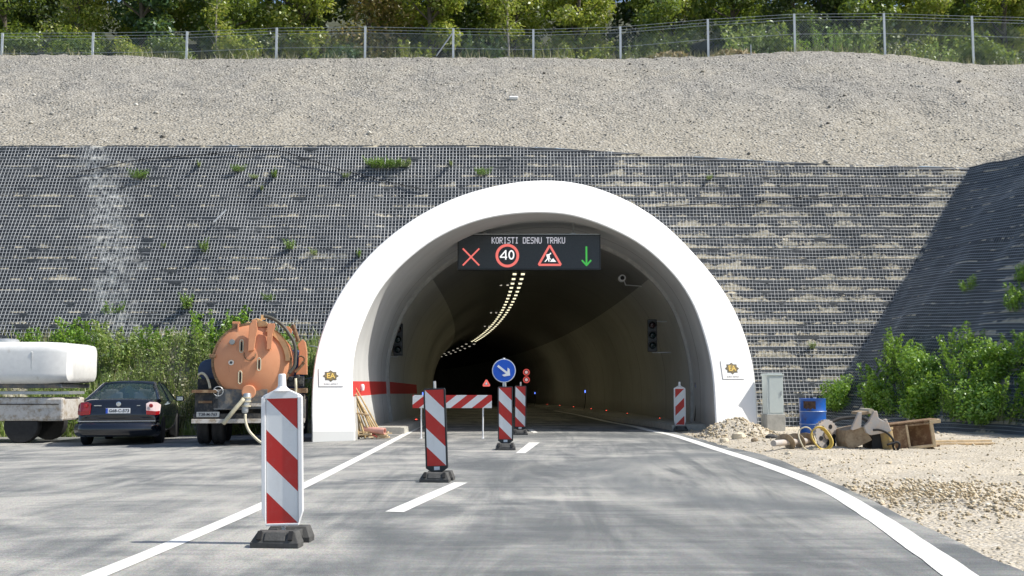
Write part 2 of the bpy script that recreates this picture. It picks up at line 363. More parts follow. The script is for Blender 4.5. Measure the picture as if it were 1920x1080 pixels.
def dirtz(x, y):
    e = x-edge_x(y); k = min(1, max(0, e)/.8)
    return -.035+k*(.07+.05*nz(x, y, .9)+.018*nz(x, y, 5))+min(max(0, e-1), 6)*.012
def dirt(u, v):
    y = lerp(-30, 32, v); x = lerp(edge_x(y)-.25, 46, u**2.1); return (x, y, dirtz(x, y) if u > 0 else -.03)
tag(grid('dirt_ground', dirt, 110, 260, M['dirt']), 'pale stony dirt beside the road', kind='structure')
mb = MB(); mb.add([(-700, -700, -.3), (700, -700, -.3), (700, 31, -.3), (-700, 31, -.3)], [(0, 1, 2, 3)])
tag(mb.build('ground', M['bank_soil']), kind='structure')
# tunnel road
def troad(u, v):
    y = 31+170*v; return (ax(y)+lerp(-4.6, 4.6, u), y, az_(y))
tag(grid('tunnel_road', troad, 4, 60, M['asphalt']), kind='structure')
# road markings
def strip(name, pts, w, label, wy=None):
    P = [ground(*p) if not isinstance(p, Vector) else p for p in pts]; P = catmull(P, 8); vs = []; L = []
    for i, p in enumerate(P):
        d = (P[min(i+1, len(P)-1)]-P[max(i-1, 0)]); d.z = 0; d.normalize(); nrm = Vector((d.y, -d.x, 0))
        for s in (-1, 1):
            q = p+nrm*(s*w/2+.006*nz(p.x*9, p.y*9, 1, s)); vs.append((q.x, q.y, gz(q.x)+.005+(az_(q.y) if q.y > 31 else 0)))
    fs = [(2*i, 2*i+1, 2*i+3, 2*i+2) for i in range(len(P)-1)]
    o = MB().add(vs, fs).build(name, M['mark']); return tag(o, label, kind='structure')
strip('road_line', [Vector((-3.0, 4.2, 0)), (189, 1076), (492, 948), (650, 871), (768, 810), Vector((-2.75, 32, 0)), Vector((-2.78, 38, 0)), Vector((-2.9, 46, 0))], .17, 'white left edge line of the road')
strip('road_line', [Vector((3.45, 4.0, 0)), (1900, 1128), (1745, 1040), (1640, 969), (1541, 912), (1425, 868), (1344, 842), (1265, 817), (1219, 807.5), Vector((ax(33)+2.62, 33, 0)), Vector((ax(38)+2.42, 38, 0)), Vector((ax(50)+2.42, 50, 0)), Vector((ax(62)+2.42, 62, 0))], .24, 'white right edge line of the road')
for q in ([(722, 960), (757, 961), (876.5, 905.6), (851.5, 905)], [(967, 850), (985, 850), (1012, 830), (992, 830)], [(988, 805), (998, 805), (1009, 811.5), (1000, 812)]):
    P = [ground(*p) for p in q]; tag(MB().add([(p.x, p.y, .005) for p in P], [(0, 1, 2, 3)]).build('lane_dash', M['mark']), kind='structure')
# ------------------------------------------------------------ mesh covered wall
LH = .335; NL = 27
def wtop(x): return interp(x, [(-30, 8.75), (-.8, 8.78), (1.5, 8.66), (5, 8.42), (9, 8.17), (14.5, 7.98), (40, 7.9)])
def prof(f): return interp(f, [(0, 0), (.25, .0), (.6, .03), (.93, .055), (1, .115)])
def wallp(x, z, off=0.0):
    k = int(max(0, z)/LH); f = max(0, z)/LH-k; yy = 30.2+k*.115+prof(f)+.07*nz(x*.5, z*.5)+.025*nz(x*2.2, k*3.1)
    return (x, yy-off, z)
def netp(x, z, off=0.0): return (x, 30.2+z*.115/LH-.055-off+.07*nz(x*.5, z*.5)+.02*nz(x*1.5, z*1.5, 1, 7), z)
fr = [0, .25, .6, .93]
ZS = [k*LH+f*LH for k in range(NL) for f in fr]; 
NU = 300; X0, X1 = -22, 24
def main_v(u, v):
    x = lerp(X0, X1, u); z = ZS[min(len(ZS)-1, round(v*(len(ZS)-1)))]; z = min(z, wtop(x)+.02*nz(x*3, 1)); return wallp(x, z)
OUTP = []; INP = []
PL = lambda x, z: 25.7+.38*x+.25*z          # plane of the slanting portal face
def plane_hit(px, py):
    d = ray(px, py); k = (25.7+.25*EYE)/(d.y-.38*d.x-.25*d.z); return (d.x*k, EYE+d.z*k)
inner_px = [(668, 815), (663, 770), (660.5, 714), (663, 668), (669, 640), (678.6, 612), (691, 582), (707.8, 549), (735.5, 514), (769, 482), (810.5, 451), (857.8, 427), (913, 409), (969, 400.5), (1010, 398.8), (1055.5, 401), (1091.7, 409), (1139, 426), (1194.4, 454), (1236, 487), (1272, 525.5), (1300, 571), (1316.7, 617), (1325, 645), (1331.7, 673), (1336.7, 706.7), (1340, 756), (1342, 800)]
outer_px = [(585.5, 826), (583, 790), (583.7, 751), (586, 700), (595, 649), (604, 620), (616, 589), (633, 556), (671.7, 500.5), (724, 448), (791, 400.5), (857.8, 368.6), (913, 352), (969, 341), (1010, 338), (1041.7, 338), (1083, 343), (1133, 357), (1194, 385), (1250, 424), (1291.7, 465), (1333, 512), (1364, 556), (1383, 592), (1393, 618), (1402, 642), (1410, 673), (1415, 707), (1419, 757), (1421, 800)]
def resample(P, n):
    P = catmull([Vector((a, b, 0)) for a, b in P], 8); L = [0]
    for a, b in zip(P, P[1:]): L.append(L[-1]+(b-a).length)
    out = []; j = 0
    for i in range(n):
        s = L[-1]*i/(n-1)
        while j < len(L)-2 and L[j+1] < s: j += 1
        t = (s-L[j])/max(1e-9, L[j+1]-L[j]); q = P[j].lerp(P[j+1], t); out.append((q.x, q.y))
    for _ in range(2): out = [out[0]]+[((a[0]+2*b[0]+c[0])/4, (a[1]+2*b[1]+c[1])/4) for a, b, c in zip(out, out[1:], out[2:])]+[out[-1]]
    return out
NP = 72
INP = resample([plane_hit(*p) for p in inner_px], NP); OUTP = resample([plane_hit(*p) for p in outer_px], NP)
def foot(P, z): 
    P = list(P); P[0] = (P[0][0], z); P[-1] = (P[-1][0], z); return P
INP = foot(INP, -.3); OUTP = foot(OUTP, -.3)
def inside(x, z, P, grow=0):
    c = Vector((1.05, 1.0)); q = Vector((x, z)); d = q-c; q = c+d*(1-grow); ins = False; n = len(P)
    for i in range(n):
        a, b = P[i], P[(i+1) % n]
        if (a[1] > q.y) != (b[1] > q.y) and q.x < (b[0]-a[0])*(q.y-a[1])/(b[1]-a[1])+a[0]: ins = not ins
    return ins
MIDP = [((a[0]+b[0])/2, (a[1]+b[1])/2) for a, b in zip(INP, OUTP)]
wall = thing('retaining_wall', 'dark cloth and wire mesh retaining wall behind the tunnel portal', 'retaining wall', (0, 30.2, 0))
def rel(o, p): o.parent = p; o.location = -Vector(p.location); return o
wf = grid('cloth_face', main_v, NU, len(ZS)-1, M['wall'], uvfn=lambda u, v: (lerp(X0, X1, u), ZS[min(len(ZS)-1, round(v*(len(ZS)-1)))]),
     keep=lambda q: not inside(sum(a[0] for a in q)/4, sum(a[2] for a in q)/4, MIDP))
rel(wf, wall)
def ribbons(name, lines, w, mat):      # lines: list of (points, width direction)
    V = []; Q = []
    for P, d in lines:
        n0 = len(V)
        for p in P: V.append((p[0]-d[0]*w/2, p[1]-d[1]*w/2, p[2]-d[2]*w/2)); V.append((p[0]+d[0]*w/2, p[1]+d[1]*w/2, p[2]+d[2]*w/2))
        for i in range(len(P)-1): a = n0+2*i; Q.append((a, a+1, a+3, a+2))
    return fast_mesh(name, V, Q, mat)
lines = []
CELL = .106
nx = int((X1-X0)/CELL)
for i in range(nx):
    xb = X0+i*CELL; run = []
    for z in [k*LH+f*LH for k in range(NL) for f in (0, .5)]:
        lean = (.10*min(1, max(0, (-xb-4)/6)) if xb < 0 else 0); x = xb+lean*z+.02*nz(xb*.7, z*.6); 
        if z > wtop(x) or inside(x, z, MIDP):
            if len(run) > 1: lines.append((run, (.8, .6, 0)))
            run = []; continue
        run.append(netp(x, z, .0))
    if len(run) > 1: lines.append((run, (.8, .6, 0)))
nzr = int(8.8/CELL)
for j in range(1, nzr):
    z0 = j*CELL; run = []
    for i in range(0, int((X1-X0)/.3)+1):
        x = X0+i*.3; z = z0+.015*nz(x*.6, z0)
        if z > wtop(x) or inside(x, z, MIDP):
            if len(run) > 1: lines.append((run, (0, .55, .83)))
            run = []; continue
        run.append(netp(x, z, .004))
    if len(run) > 1: lines.append((run, (0, .55, .83)))
rel(ribbons('wire_mesh', lines, .0125, M['wire']), wall)
# wing on the right, facing the road
WB = [(8.5, 30.4), (10.2, 27), (11.8, 24), (13.5, 20.5), (15.3, 16), (17.5, 9), (20, 0), (23, -14)]
WT = [(14.3, 33.2), (16.2, 28.5), (18.0, 24.5), (20, 20.5), (22, 16), (24.6, 9), (27, 0), (30, -14)]
WBc = catmull([Vector((a, b, 0)) for a, b in WB], 8); WTc = catmull([Vector((a, b, 0)) for a, b in WT], 8)
def wingp(s, v, off=0.0):
    k = s*(len(WBc)-1); i = min(int(k), len(WBc)-2); t = k-i; b = WBc[i].lerp(WBc[i+1], t); q = WTc[i].lerp(WTc[i+1], t)
    p = b.lerp(q, v); n = Vector((-.8, -.25, .55)); d = .30*nz(s*9, v*2.2, 1, 4)*min(1, 6*v)*min(1, s*30+.1)+.08*nz(s*30, v*7)
    lay = (v*26) % 1; d += .06*(1-lay)
    p = p+n*(d+off); return (p.x, p.y, 8.0*v+n.z*(d+off)*.5)
wing = thing('retaining_wall', 'shaded netted earth slope on the right, with green shoots growing through it', 'retaining wall', (9.2, 30.6, 0))
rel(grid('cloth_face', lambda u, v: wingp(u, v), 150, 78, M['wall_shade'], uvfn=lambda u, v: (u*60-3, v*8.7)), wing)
lines = []
for j in range(1, 92):
    lines.append(([wingp(i/220, j/92, .05) for i in range(221)], (0, 0, 1)))
for i in range(1, 480): lines.append(([wingp(i/480, j/26, .055) for j in range(27)], (.3, -.95, 0)))
M['wire_shade'] = plain('wire_shaded', (.30, .34, .38), .5, .1, var=.2, scale=3)  # darker, bluer copy of the wire, the wing's shade put into its colour
rel(ribbons('wire_mesh', lines, .012, M['wire_shade']), wing)
# ------------------------------------------------------------ hillside above
CR = [(150, 103), (235, 104), (300, 108), (350, 111), (450, 110), (560, 110), (690, 109), (750, 108), (840, 108), (1000, 108), (1130, 111), (1230, 108), (1330, 106), (1420, 100), (1490, 96), (1560, 96), (1640, 101), (1700, 104), (1770, 115), (1850, 122), (1920, 120)]
CY = 47.0; crest = [(p.x, p.z) for p in (at(a, b, CY) for a, b in CR)]
def crz(x): return interp(x, crest)+.05*nz(x*2.3, 5)+.03*nz(x*7, 2)
def hill(u, v):
    x = lerp(-48, 48, u); yt = 30.2+int(wtop(x)/LH)*.115+.12; z0 = wtop(x)+.02
    if x > 15.3: 
        k = min(1, (x-15.3)/16); 
        if v < .001: return (x, yt, z0-.05)
    y = lerp(yt, CY, v); z = lerp(z0, crz(x), v)
    z += math.sin(v*math.pi)*(.35*nz(x*.25, y*.25)-.1)+(.05*nz(x*2, y*2)+.02*nz(x*7, y*7))*min(1, 12*v)
    return (x, y, z)
tag(grid('gravel_slope', hill, 380, 130, M['hill_gravel']), 'grey gravel slope above the retaining wall', kind='structure')
# slope above the wing on the right
def wslope(u, v):
    k = u*(len(WTc)-1); i = min(int(k), len(WTc)-2); q = WTc[i].lerp(WTc[i+1], k-i); z = 7.95+v*9; return (q.x+v*20, q.y+v*3, z+.1*nz(q.x*2, q.y*2+v*20))
tag(grid('gravel_slope', wslope, 60, 40, M['hill_gravel']), 'gravel slope above the shaded wing', kind='structure')
def plateau(u, v):
    x = lerp(-70, 70, u); y = lerp(CY, 110, v); d = y-CY
    return (x, y, crz(x)-.05+(-.5*min(1, d/1.2) if d < 1.2 else -.5+.42*(d-1.2))+(.25*nz(x*.3, y*.3) if d > 1 else 0))
tag(grid('forest_floor', plateau, 140, 60, M['soil']), kind='structure')
def farhill(u, v):
    a = R(200)*(u-.5)+math.pi/2; r = lerp(110, 420, v); return (r*math.cos(a), r*math.sin(a)*.9+10, lerp(30 if abs(u-.5) < .3 else 0, 70, v)+8*nz(math.cos(a)*3, v*2))
# ------------------------------------------------------------ tunnel
por = thing('tunnel_portal', 'white painted concrete portal ring cut slantwise round the tunnel mouth', 'tunnel portal', (1.0, PL(1, 0), 0))
mb = MB()
n = NP; fi = [(x, PL(x, z), z) for x, z in INP]; fo = [(x, PL(x, z), z) for x, z in OUTP]
# small chamfers at both rims
def mixp(a, b, t): return tuple(a[k]+(b[k]-a[k])*t for k in range(3))
fi2 = [mixp(a, b, .03) for a, b in zip(fi, fo)]; fo2 = [mixp(b, a, .03) for a, b in zip(fi, fo)]
fib = [(a[0], a[1]+.03, a[2]) for a in fi]; fob = [(a[0], a[1]+.03, a[2]) for a in fo]; bk = [(x, 36.0, z) for x, z in OUTP]
rows = [fib, fi2, fo2, fob, bk]
mb.add([p for r_ in rows for p in r_], [(r_*n+i, r_*n+i+1, (r_+1)*n+i+1, (r_+1)*n+i) for r_ in range(4) for i in range(n-1)])
o = mb.build('portal_ring', M['portal']); rel(o, por); 
me = o.data; me.polygons.foreach_set('use_smooth', [k >= 3*(n-1) for k in range(len(me.polygons))])
YJ = 31.2
def ent(u, v):
    i = round(u*(NP-1)); x, z = INP[i]; y = lerp(PL(x, z)+.03, YJ, v); return (x, y, z)
NE = 14
o = grid('inner_lining', ent, NP-1, NE, M['lining_front'], uvfn=lambda u, v: (ent(u, v)[1], max(0, ent(u, v)[2]))); rel(o, por)
# lining beyond the joint
LIN = [(1.0+(x-1.0)*.985, (z+.3)*.985-.3) for x, z in INP]
def lin(u, v):
    i = round(u*(NP-1)); x, z = LIN[i]; y = YJ+175*v**1.25; s = (y-30)/520 if y > 30 else 0; px = x-1.0
    return (ax(y)+px*math.cos(s), y+px*math.sin(s)*1.0, z+az_(y))
tun = thing('tunnel_lining', 'dark curving tunnel tube with painted lower walls beyond the portal', 'tunnel', (1.0, YJ, 0))
rel(grid('wall_lining', lin, NP-1, 90, M['lining'], uvfn=lambda u, v: (lin(u, v)[1], max(0, LIN[round(u*(NP-1))][1]))), tun)
mb = MB(); a = [(x, YJ, z) for x, z in INP]; b = [(x, YJ, z) for x, z in [(1+(p[0]-1)*.982, (p[1]+.3)*.982-.3) for p in INP]]; c = [(x, YJ+.18, z) for x, _, z in b]
mb.add(a+b+c, [(i, i+1, n+i+1, n+i) for i in range(n-1)]+[(n+i, n+i+1, 2*n+i+1, 2*n+i) for i in range(n-1)]); rel(mb.build('joint_rim', plain('joint_grey', (.40, .40, .38), .9)), tun)
# kerbs / walkways
def walk(name, side, y0, label):
    mb = MB(); rows = []
    N = 70
    for k in range(N+1):
        y = y0+(120-y0)*(k/N)**1.3; z = az_(y); a0 = ax(y)
        if side < 0: xi = a0-3.72; xo = a0-4.75
        else: xi = a0+interp(y, [(29, 3.36), (37, 2.72)]); xo = a0+4.9
        if side > 0: xi += .0
        rows.append([(xi, y, z-.1), (xi+.02*side, y, z+.15), (xi+.12*side, y, z+.165), (xo, y, z+.17), (xo, y, z-.1)])
    vs = [p for r_ in rows for p in r_]; fs = [(k*5+i, k*5+i+1, k*5+i+6, k*5+i+5) for k in range(N) for i in range(4)]+[(0, 1, 2, 3, 4)]
    mb.add(vs, fs); return tag(mb.build(name, M['concrete']), label, 'kerb')
walk('walkway_kerb', -1, 27.3, 'raised concrete walkway along the left tunnel wall, its sunlit end beside the pole pile')
walk('walkway_kerb', 1, 29.2, 'raised concrete walkway along the right tunnel wall, set with red marker lights')
mb = MB(); 
for k in range(70):
    a = (ax(29.7+k*1.2)+4.42, 29.7+k*1.2, az_(29.7+k*1.2)+.22)
    mb.v.append(a)
P = mb.v; mb2 = MB().tube(P, .035, 6); tag(mb2.build('cable_pipe', M['black_rubber']), 'black cable pipe lying on the right walkway', 'pipe')
# ------------------------------------------------------------ stripes
def stripe_mat(name, sx_, period, phase, w=.5):
    t = NT(name); v = t.coord(); s = t.n('SeparateXYZ', i_Vector=v)
    a = t.math('ADD', t.math('MULTIPLY', s.outputs[0], sx_), s.outputs[2])
    f = t.math('FRACT', t.math('ADD', t.math('DIVIDE', a, period), phase)); k = t.math('LESS_THAN', f, w)
    gr = t.noise(v, 7, 5, .7); c = t.mix(k, (.74, .76, .77), (.50, .022, .018))
    c = t.mix(t.ramp(gr, [(.5, 0.0), (.85, .22)]), c, (.25, .22, .2)); t.set(Base_Color=c, Roughness=.38, Specular_IOR_Level=.5)
    return t.mat
# object origin at the sheet's lower left corner, sheet .25 x 1.0
M['stripe_dn'] = stripe_mat('sheet_stripes_falling', 1.0, .5, 0.0, .5)      # bands fall to the right
M['stripe_up'] = stripe_mat('sheet_stripes_rising', -1.0, .5, .5, .5)
def beacon(label, p, style='dark', up=False, yaw=0, tilt=0, base_yaw=0, scale=1.0):
    t = thing('road_beacon', label, 'road beacon', p, R(yaw), 'red and white striped beacons')
    t.rotation_euler = (0, R(tilt), R(yaw)); t.scale = (scale,)*3
    # rubber foot: two sloping lobes joined by a lower bridge
    mb = MB(); mb.M = Matrix.Rotation(R(base_yaw), 4, 'Z')@Matrix.Rotation(-R(tilt), 4, 'Y')
    w = .195; pr = [(-.2, 0), (.2, 0), (.2, .035), (.16, .10), (-.16, .10), (-.2, .035)]
    for y0, y1 in ((-.23, -.08), (.09, .24)):
        n0 = [(-w, y0, 0), (w, y0, 0), (w, y0, .04), (.15, y0+.05, .12), (-.15, y0+.05, .12), (-w, y0, .04)]
        n1 = [(-w, y1, 0), (w, y1, 0), (w, y1, .04), (.16, y1, .125), (-.16, y1, .125), (-w, y1, .04)]
        mb.add(n0+n1, [(0, 1, 2, 5), (5, 2, 3, 4), (11, 10, 9, 8, 7, 6), (0, 6, 7, 1), (1, 7, 8, 2), (2, 8, 9, 3), (3, 9, 10, 4), (4, 10, 11, 5), (5, 11, 6, 0)])
    mb.box((0, .005, .04), (.26, .18, .08)); mb.box((-.1, .0, .08), (.07, .2, .06)); mb.box((.1, .0, .08), (.07, .2, .06))
    mb.box((0, -.205, .085), (.17, .075, .012), rot=Matrix.Rotation(R(58), 3, 'X'))
    f = mb.build('foot', M['rubber'], t, bevel=.008)
    for sx in (-1, 1):
        pf = MB(); pf.M = mb.M; pf.box((sx*.125, -.196, .088), (.035, .05, .07), rot=Matrix.Rotation(R(-30), 3, 'X')); pf.build('foot_socket', M['black_rubber'], f)
    fm = M['white_plastic'] if style == 'white' else M['dark_frame']; z0 = .20 if style == 'dark' else .165
    mb = MB(); hw = .165 if style == 'white' else .148
    if style == 'white':
        out = [(-hw+.035, z0-.02), (hw-.035, z0-.02), (hw, z0+.09), (hw, z0+1.01), (hw-.02, z0+1.03), (.05, z0+1.075), (-.05, z0+1.075), (-hw+.02, z0+1.03), (-hw, z0+1.01), (-hw, z0+.09)]
        back = out; mb.prism(out, .0, .035)
        for sx in (-1, 1): mb.prism([(sx*(hw-.001), z0+.09), (sx*(hw-.001), z0+1.01), (sx*(hw-.034), z0+1.01), (sx*(hw-.034), z0+.05), (sx*(hw-.034), z0-.0)][::sx], -.022, .001)
        mb.prism([(-hw+.036, z0-.018), (hw-.036, z0-.018), (hw-.03, z0), (-hw+.03, z0)], -.022, .001)
        mb.prism([(-hw+.03, z0+1.0), (hw-.03, z0+1.0), (hw-.03, z0+1.03), (.05, z0+1.073), (-.05, z0+1.073), (-hw+.03, z0+1.03)], -.022, .001)
    else:
        out = [(-.03, z0-.11), (.03, z0-.11), (hw, z0-.03), (hw, z0+1.0), (hw-.015, z0+1.02), (-hw+.015, z0+1.02), (-hw, z0+1.0), (-hw, z0-.03)]
        mb.prism(out, .0, .04)
        for sx in (-1, 1): mb.prism([(sx*(hw-.001), z0-.03), (sx*(hw-.001), z0+1.0), (sx*(hw-.014), z0+1.0), (sx*(hw-.014), z0-.03)][::sx], -.012, .001)
    fr_ = mb.build('frame', fm, t, bevel=.004)
    mb = MB(); mb.box((.125, -.0015, .5), (.25, .003, 1.0)); sh = mb.build('reflective_sheet', M['stripe_up' if up else 'stripe_dn'], t); sh.location = (-.125, -.003, z0)
    pm = MB(); 
    if style == 'white':
        pm.cyl((0, .052, .09), (0, .052, z0+1.0), .016); pm.lathe([(.014, z0+.9), (.014, z0+1.04), (.075, z0+1.06), (.045, z0+1.085), (.034, z0+1.10), (.03, z0+1.19), (.024, z0+1.2)], (0, .015, 0), n=14); pm.build('post', M['white_plastic'], t, bevel=.003)
    else:
        pm.cyl((0, .06, .06), (0, .06, z0+1.115), .019, n=4); pm.build('post', M['galv'], t)
        lb = MB(); lb.box((0, -.003, z0-.033), (.075, .004, .045)); lb.build('sticker', M['sticker'], t)
    return t
beacon('big nearest striped beacon in a white plastic frame at front left', ground(530, 1020), 'white', yaw=2, tilt=-1.4, base_yaw=-7)
beacon('dark framed beacon second nearest, tilted a little, between camera and barrier', ground(820, 902), 'dark', yaw=-5, tilt=-2.4, base_yaw=-2)
B3 = ground(948, 843)
beacon('dark framed beacon with the blue arrow disc right above it', B3, 'dark', yaw=-3, tilt=-.4, base_yaw=3)
beacon('dark framed beacon partly hidden behind the one with the blue disc', ground(975, 815), 'dark', yaw=-3, tilt=.6, base_yaw=3)
g5 = ground(1275, 807.5); beacon('white framed beacon by the right kerb with stripes rising to the right', g5, 'white', up=True, yaw=3, tilt=.2, base_yaw=-3, scale=.97)
# blue disc
z0 = B3.z; s_ = thing('traffic_sign', 'round blue sign with white arrow pointing down right, above a beacon', 'traffic sign', B3+Vector((-.035, .085, 0)), R(2))
MB().cyl((0, .0, .08), (0, 0, 1.78), .024, n=12).build('pole', M['white_plastic'], s_)
dz = EYE+(718-695)/2000*B3.y; rr = .232
M['sign_blue'] = plain('sign_blue', (.005, .09, .55), .35, var=.06); M['sign_white'] = plain('sign_white', (.8, .82, .84), .4, var=.04)
dz = dz-.0; 
mb = MB(); mb.lathe([(rr*1.0, -.006), (rr*1.0, .006)], (0, -.03, dz), 'Y', 40); d_ = mb.build('sign_plate', M['sign_white'], s_)
mb = MB(); mb.lathe([(rr*.93, -.002), (rr*.93, .002)], (0, -.038, dz), 'Y', 40); mb.build('blue_face', M['sign_blue'], d_)
a = R(-38); ca, sa = math.cos(a), math.sin(a)
def rot2(P, k): return [((x*ca-z*sa)*k, (x*sa+z*ca)*k+dz) for x, z in P]
arrow = [(-.72, -.1), (.30, -.1), (.10, -.42), (.33, -.42), (.72, 0), (.33, .42), (.10, .42), (.30, .1), (-.72, .1)]
MB().prism(rot2(arrow, rr*.93), -.0445, -.0405).build('white_arrow', M['sign_white'], d_)
for z in (-.09, .09): pass
for q_ in (-.05, .05): MB().box((0, -.012, dz+q_), (.06, .04, .03)).build('clamp', M['galv'], s_)
# barrier
g0 = ground(788, 823); g1 = ground(906, 821); 
b_ = thing('road_barrier', 'red and white striped plank barrier on two thin white legs across the left lane', 'barrier', (g0+g1)/2)
hw = (g1.x-g0.x)/2; k = g0.y/2000; 
for sx in (-1, 1):
    MB().cyl((sx*hw, .0, 0), (sx*hw, .0, .92), .017, n=10).box((sx*hw, 0, .006), (.05, .28, .012)).build('leg', M['white_plastic'], b_)
M['plank_stripes'] = stripe_mat('plank_stripes', -.78, .385, .30, .5)
o = MB().box((.925, 0, .15), (1.85, .02, .30)).build('plank', M['plank_stripes'], b_, bevel=.003); o.location = (-.925, -.028, .705)
# ------------------------------------------------------------ message sign
FONT = {'K': '10001 10010 10100 11000 10100 10010 10001', 'O': '01110 10001 10001 10001 10001 10001 01110', 'R': '11110 10001 10001 11110 10100 10010 10001', 'I': '01110 00100 00100 00100 00100 00100 01110', 'S': '01111 10000 10000 01110 00001 00001 11110', 'T': '11111 00100 00100 00100 00100 00100 00100', 'D': '11110 10001 10001 10001 10001 10001 11110', 'E': '11111 10000 10000 11110 10000 10000 11111', 'N': '10001 11001 10101 10101 10011 10001 10001', 'U': '10001 10001 10001 10001 10001 10001 01110', 'A': '01110 10001 10001 11111 10001 10001 10001', ' ': '00000 '*7}
YV = 28.7; cx = at(992, 473, YV); W2 = 270/2000*YV/2; H2 = 67/2000*YV/2
v_ = thing('message_sign', 'wide black LED lane sign hanging under the crown of the tunnel mouth', 'message sign', (cx.x, YV, cx.z))
MB().box((0, .15, 0), (2*W2, .28, 2*H2)).build('housing', M['panel_box'], v_, bevel=.01)
fr_ = MB(); b = .035
for c, d in (((0, -.005, H2-b/2), (2*W2, .03, b)), ((0, -.005, -H2+b/2), (2*W2, .03, b)), ((-W2+b/2, -.005, 0), (b, .03, 2*H2-2*b)), ((W2-b/2, -.005, 0), (b, .03, 2*H2-2*b))): fr_.box(c, d)
fr_.build('bezel', M['panel_box'], v_)
MB().box((0, .13, H2+.012), (2*W2*.98, .26, .02)).build('top_cover', M['galv'], v_)
face = MB().box((0, -.001, 0), (2*W2-2*b, .018, 2*H2-2*b)).build('display', M['panel_black'], v_)
PX = lambda px: (px-992)/2000*YV
PZ = lambda py: (473-py)/2000*YV
txt = MB(); s = 'KORISTI DESNU TRAKU'; x0, x1, zt, zb = 921.5, 1060, 444.5, 456.5; cw = (x1-x0)/(len(s)*6-1); ch = (zb-zt)/7
for k, c in enumerate(s):
    for r_, row in enumerate(FONT[c].split() if c != ' ' else []):
        for q, bit in enumerate(row):
            if bit == '1': txt.box((PX(x0+(k*6+q+.5)*cw), -.013, PZ(zt+(r_+.5)*ch)), (cw/2000*YV*1.12, .006, ch/2000*YV*.98))
txt.build('lettering', M['led_white'], face)
def bar(mb, x0, z0, x1, z1, w, y=-.014, th=.006):
    a = Vector((x1-x0, z1-z0)); a.normalize(); n_ = Vector((-a.y, a.x))*w/2
    mb.prism([(x0+n_.x, z0+n_.y), (x0-n_.x, z0-n_.y), (x1-n_.x, z1-n_.y), (x1+n_.x, z1+n_.y)], y-th/2, y+th/2); return mb
mb = MB(); bar(mb, PX(867), PZ(466), PX(898), PZ(498), .042); bar(mb, PX(867), PZ(498), PX(898), PZ(466), .042, -.0145, .007); mb.build('red_cross', M['led_red'], face)
def ring(mb, cx_, cz, r0, r1, n=40, y=-.014, th=.006):
    vs = []; 
    for yy in (y-th/2, y+th/2):
        for r_ in (r0, r1):
            for i in range(n): a = 2*math.pi*i/n; vs.append((cx_+r_*math.cos(a), yy, cz+r_*math.sin(a)))
    fs = []
    for i in range(n):
        j = (i+1) % n; fs += [(i, j, n+j, n+i), (2*n+i, 3*n+i, 3*n+j, 2*n+j), (n+i, n+j, 3*n+j, 3*n+i), (j, i, 2*n+i, 2*n+j)]
    return mb.add(vs, fs)
px2 = YV/2000
ring(MB(), PX(951), PZ(479.5), 17.3*px2, 22.3*px2).build('red_circle', M['led_red'], face)
mb = MB(); bar(mb, PX(948), PZ(487), PX(948), PZ(469), .036); bar(mb, PX(948.3), PZ(469.5), PX(937.5), PZ(482), .032, -.0145, .007); bar(mb, PX(937), PZ(482.5), PX(950.5), PZ(482.5), .032, -.015, .008)
vs = []; n_ = 28; 
for yy in (-.017, -.011):
    for kx, kz in ((3.1, 6.3), (5.7, 9.0)):
        for i in range(n_): a = 2*math.pi*i/n_; vs.append((PX(958.6)+kx*px2*math.cos(a), yy, PZ(478)+kz*px2*math.sin(a)))
fs = []
for i in range(n_):
    j = (i+1) % n_; fs += [(i, j, n_+j, n_+i), (2*n_+i, 3*n_+i, 3*n_+j, 2*n_+j), (n_+i, n_+j, 3*n_+j, 3*n_+i), (j, i, 2*n_+i, 2*n_+j)]
mb.add(vs, fs); mb.build('number_forty', M['led_pure'], face)
mb = MB(); T = [(1031, 460), (1052, 497), (1010, 497)]
for (a0, a1), (b0, b1) in zip(T, T[1:]+T[:1]): bar(mb, PX(a0), PZ(a1), PX(b0), PZ(b1), .058)
mb.build('red_triangle', M['led_red'], face)
mb = MB(); V2 = lambda P: [(PX(1009.5+x*.0741), PZ(430+y*.0741)) for x, y in P]
Q = lambda P: V2([(145+x, y) for x, y in P])
wk = lambda P: mb.prism([(PX(1020+x/13.5), PZ(430+y/13.5)) for x, y in P], -.017, -.011)
wk([(60, 640), (140, 625), (152, 700), (140, 760), (90, 740), (70, 690)]); wk([(85, 735), (115, 745), (40, 828), (12, 826)]); wk([(105, 740), (140, 745), (140, 822), (112, 822)]); wk([(130, 640), (165, 592), (188, 605), (176, 632), (150, 650)]); wk([(145, 740), (160, 730), (190, 770), (180, 780)]); wk([(150, 826), (235, 735), (312, 826)])
mb.build('worker_symbol', M['led_pure'], face)
mb = MB(); bar(mb, PX(1100.2), PZ(462), PX(1100.2), PZ(496), .048); bar(mb, PX(1091.5), PZ(488), PX(1100.8), PZ(498.5), .045, -.0145, .007); bar(mb, PX(1109), PZ(488), PX(1099.6), PZ(498.5), .045, -.015, .008); mb.build('green_arrow', M['led_green'], face)
for px in (909, 1076):
    x = PX(px); MB().cyl((x, .14, H2), (x, .14, 1.15), .018, n=8).box((x, .14, H2+.05), (.14, .1, .03)).box((x, .14, 1.0), (.05, .05, .2)).build('hanger', M['steel'], v_)
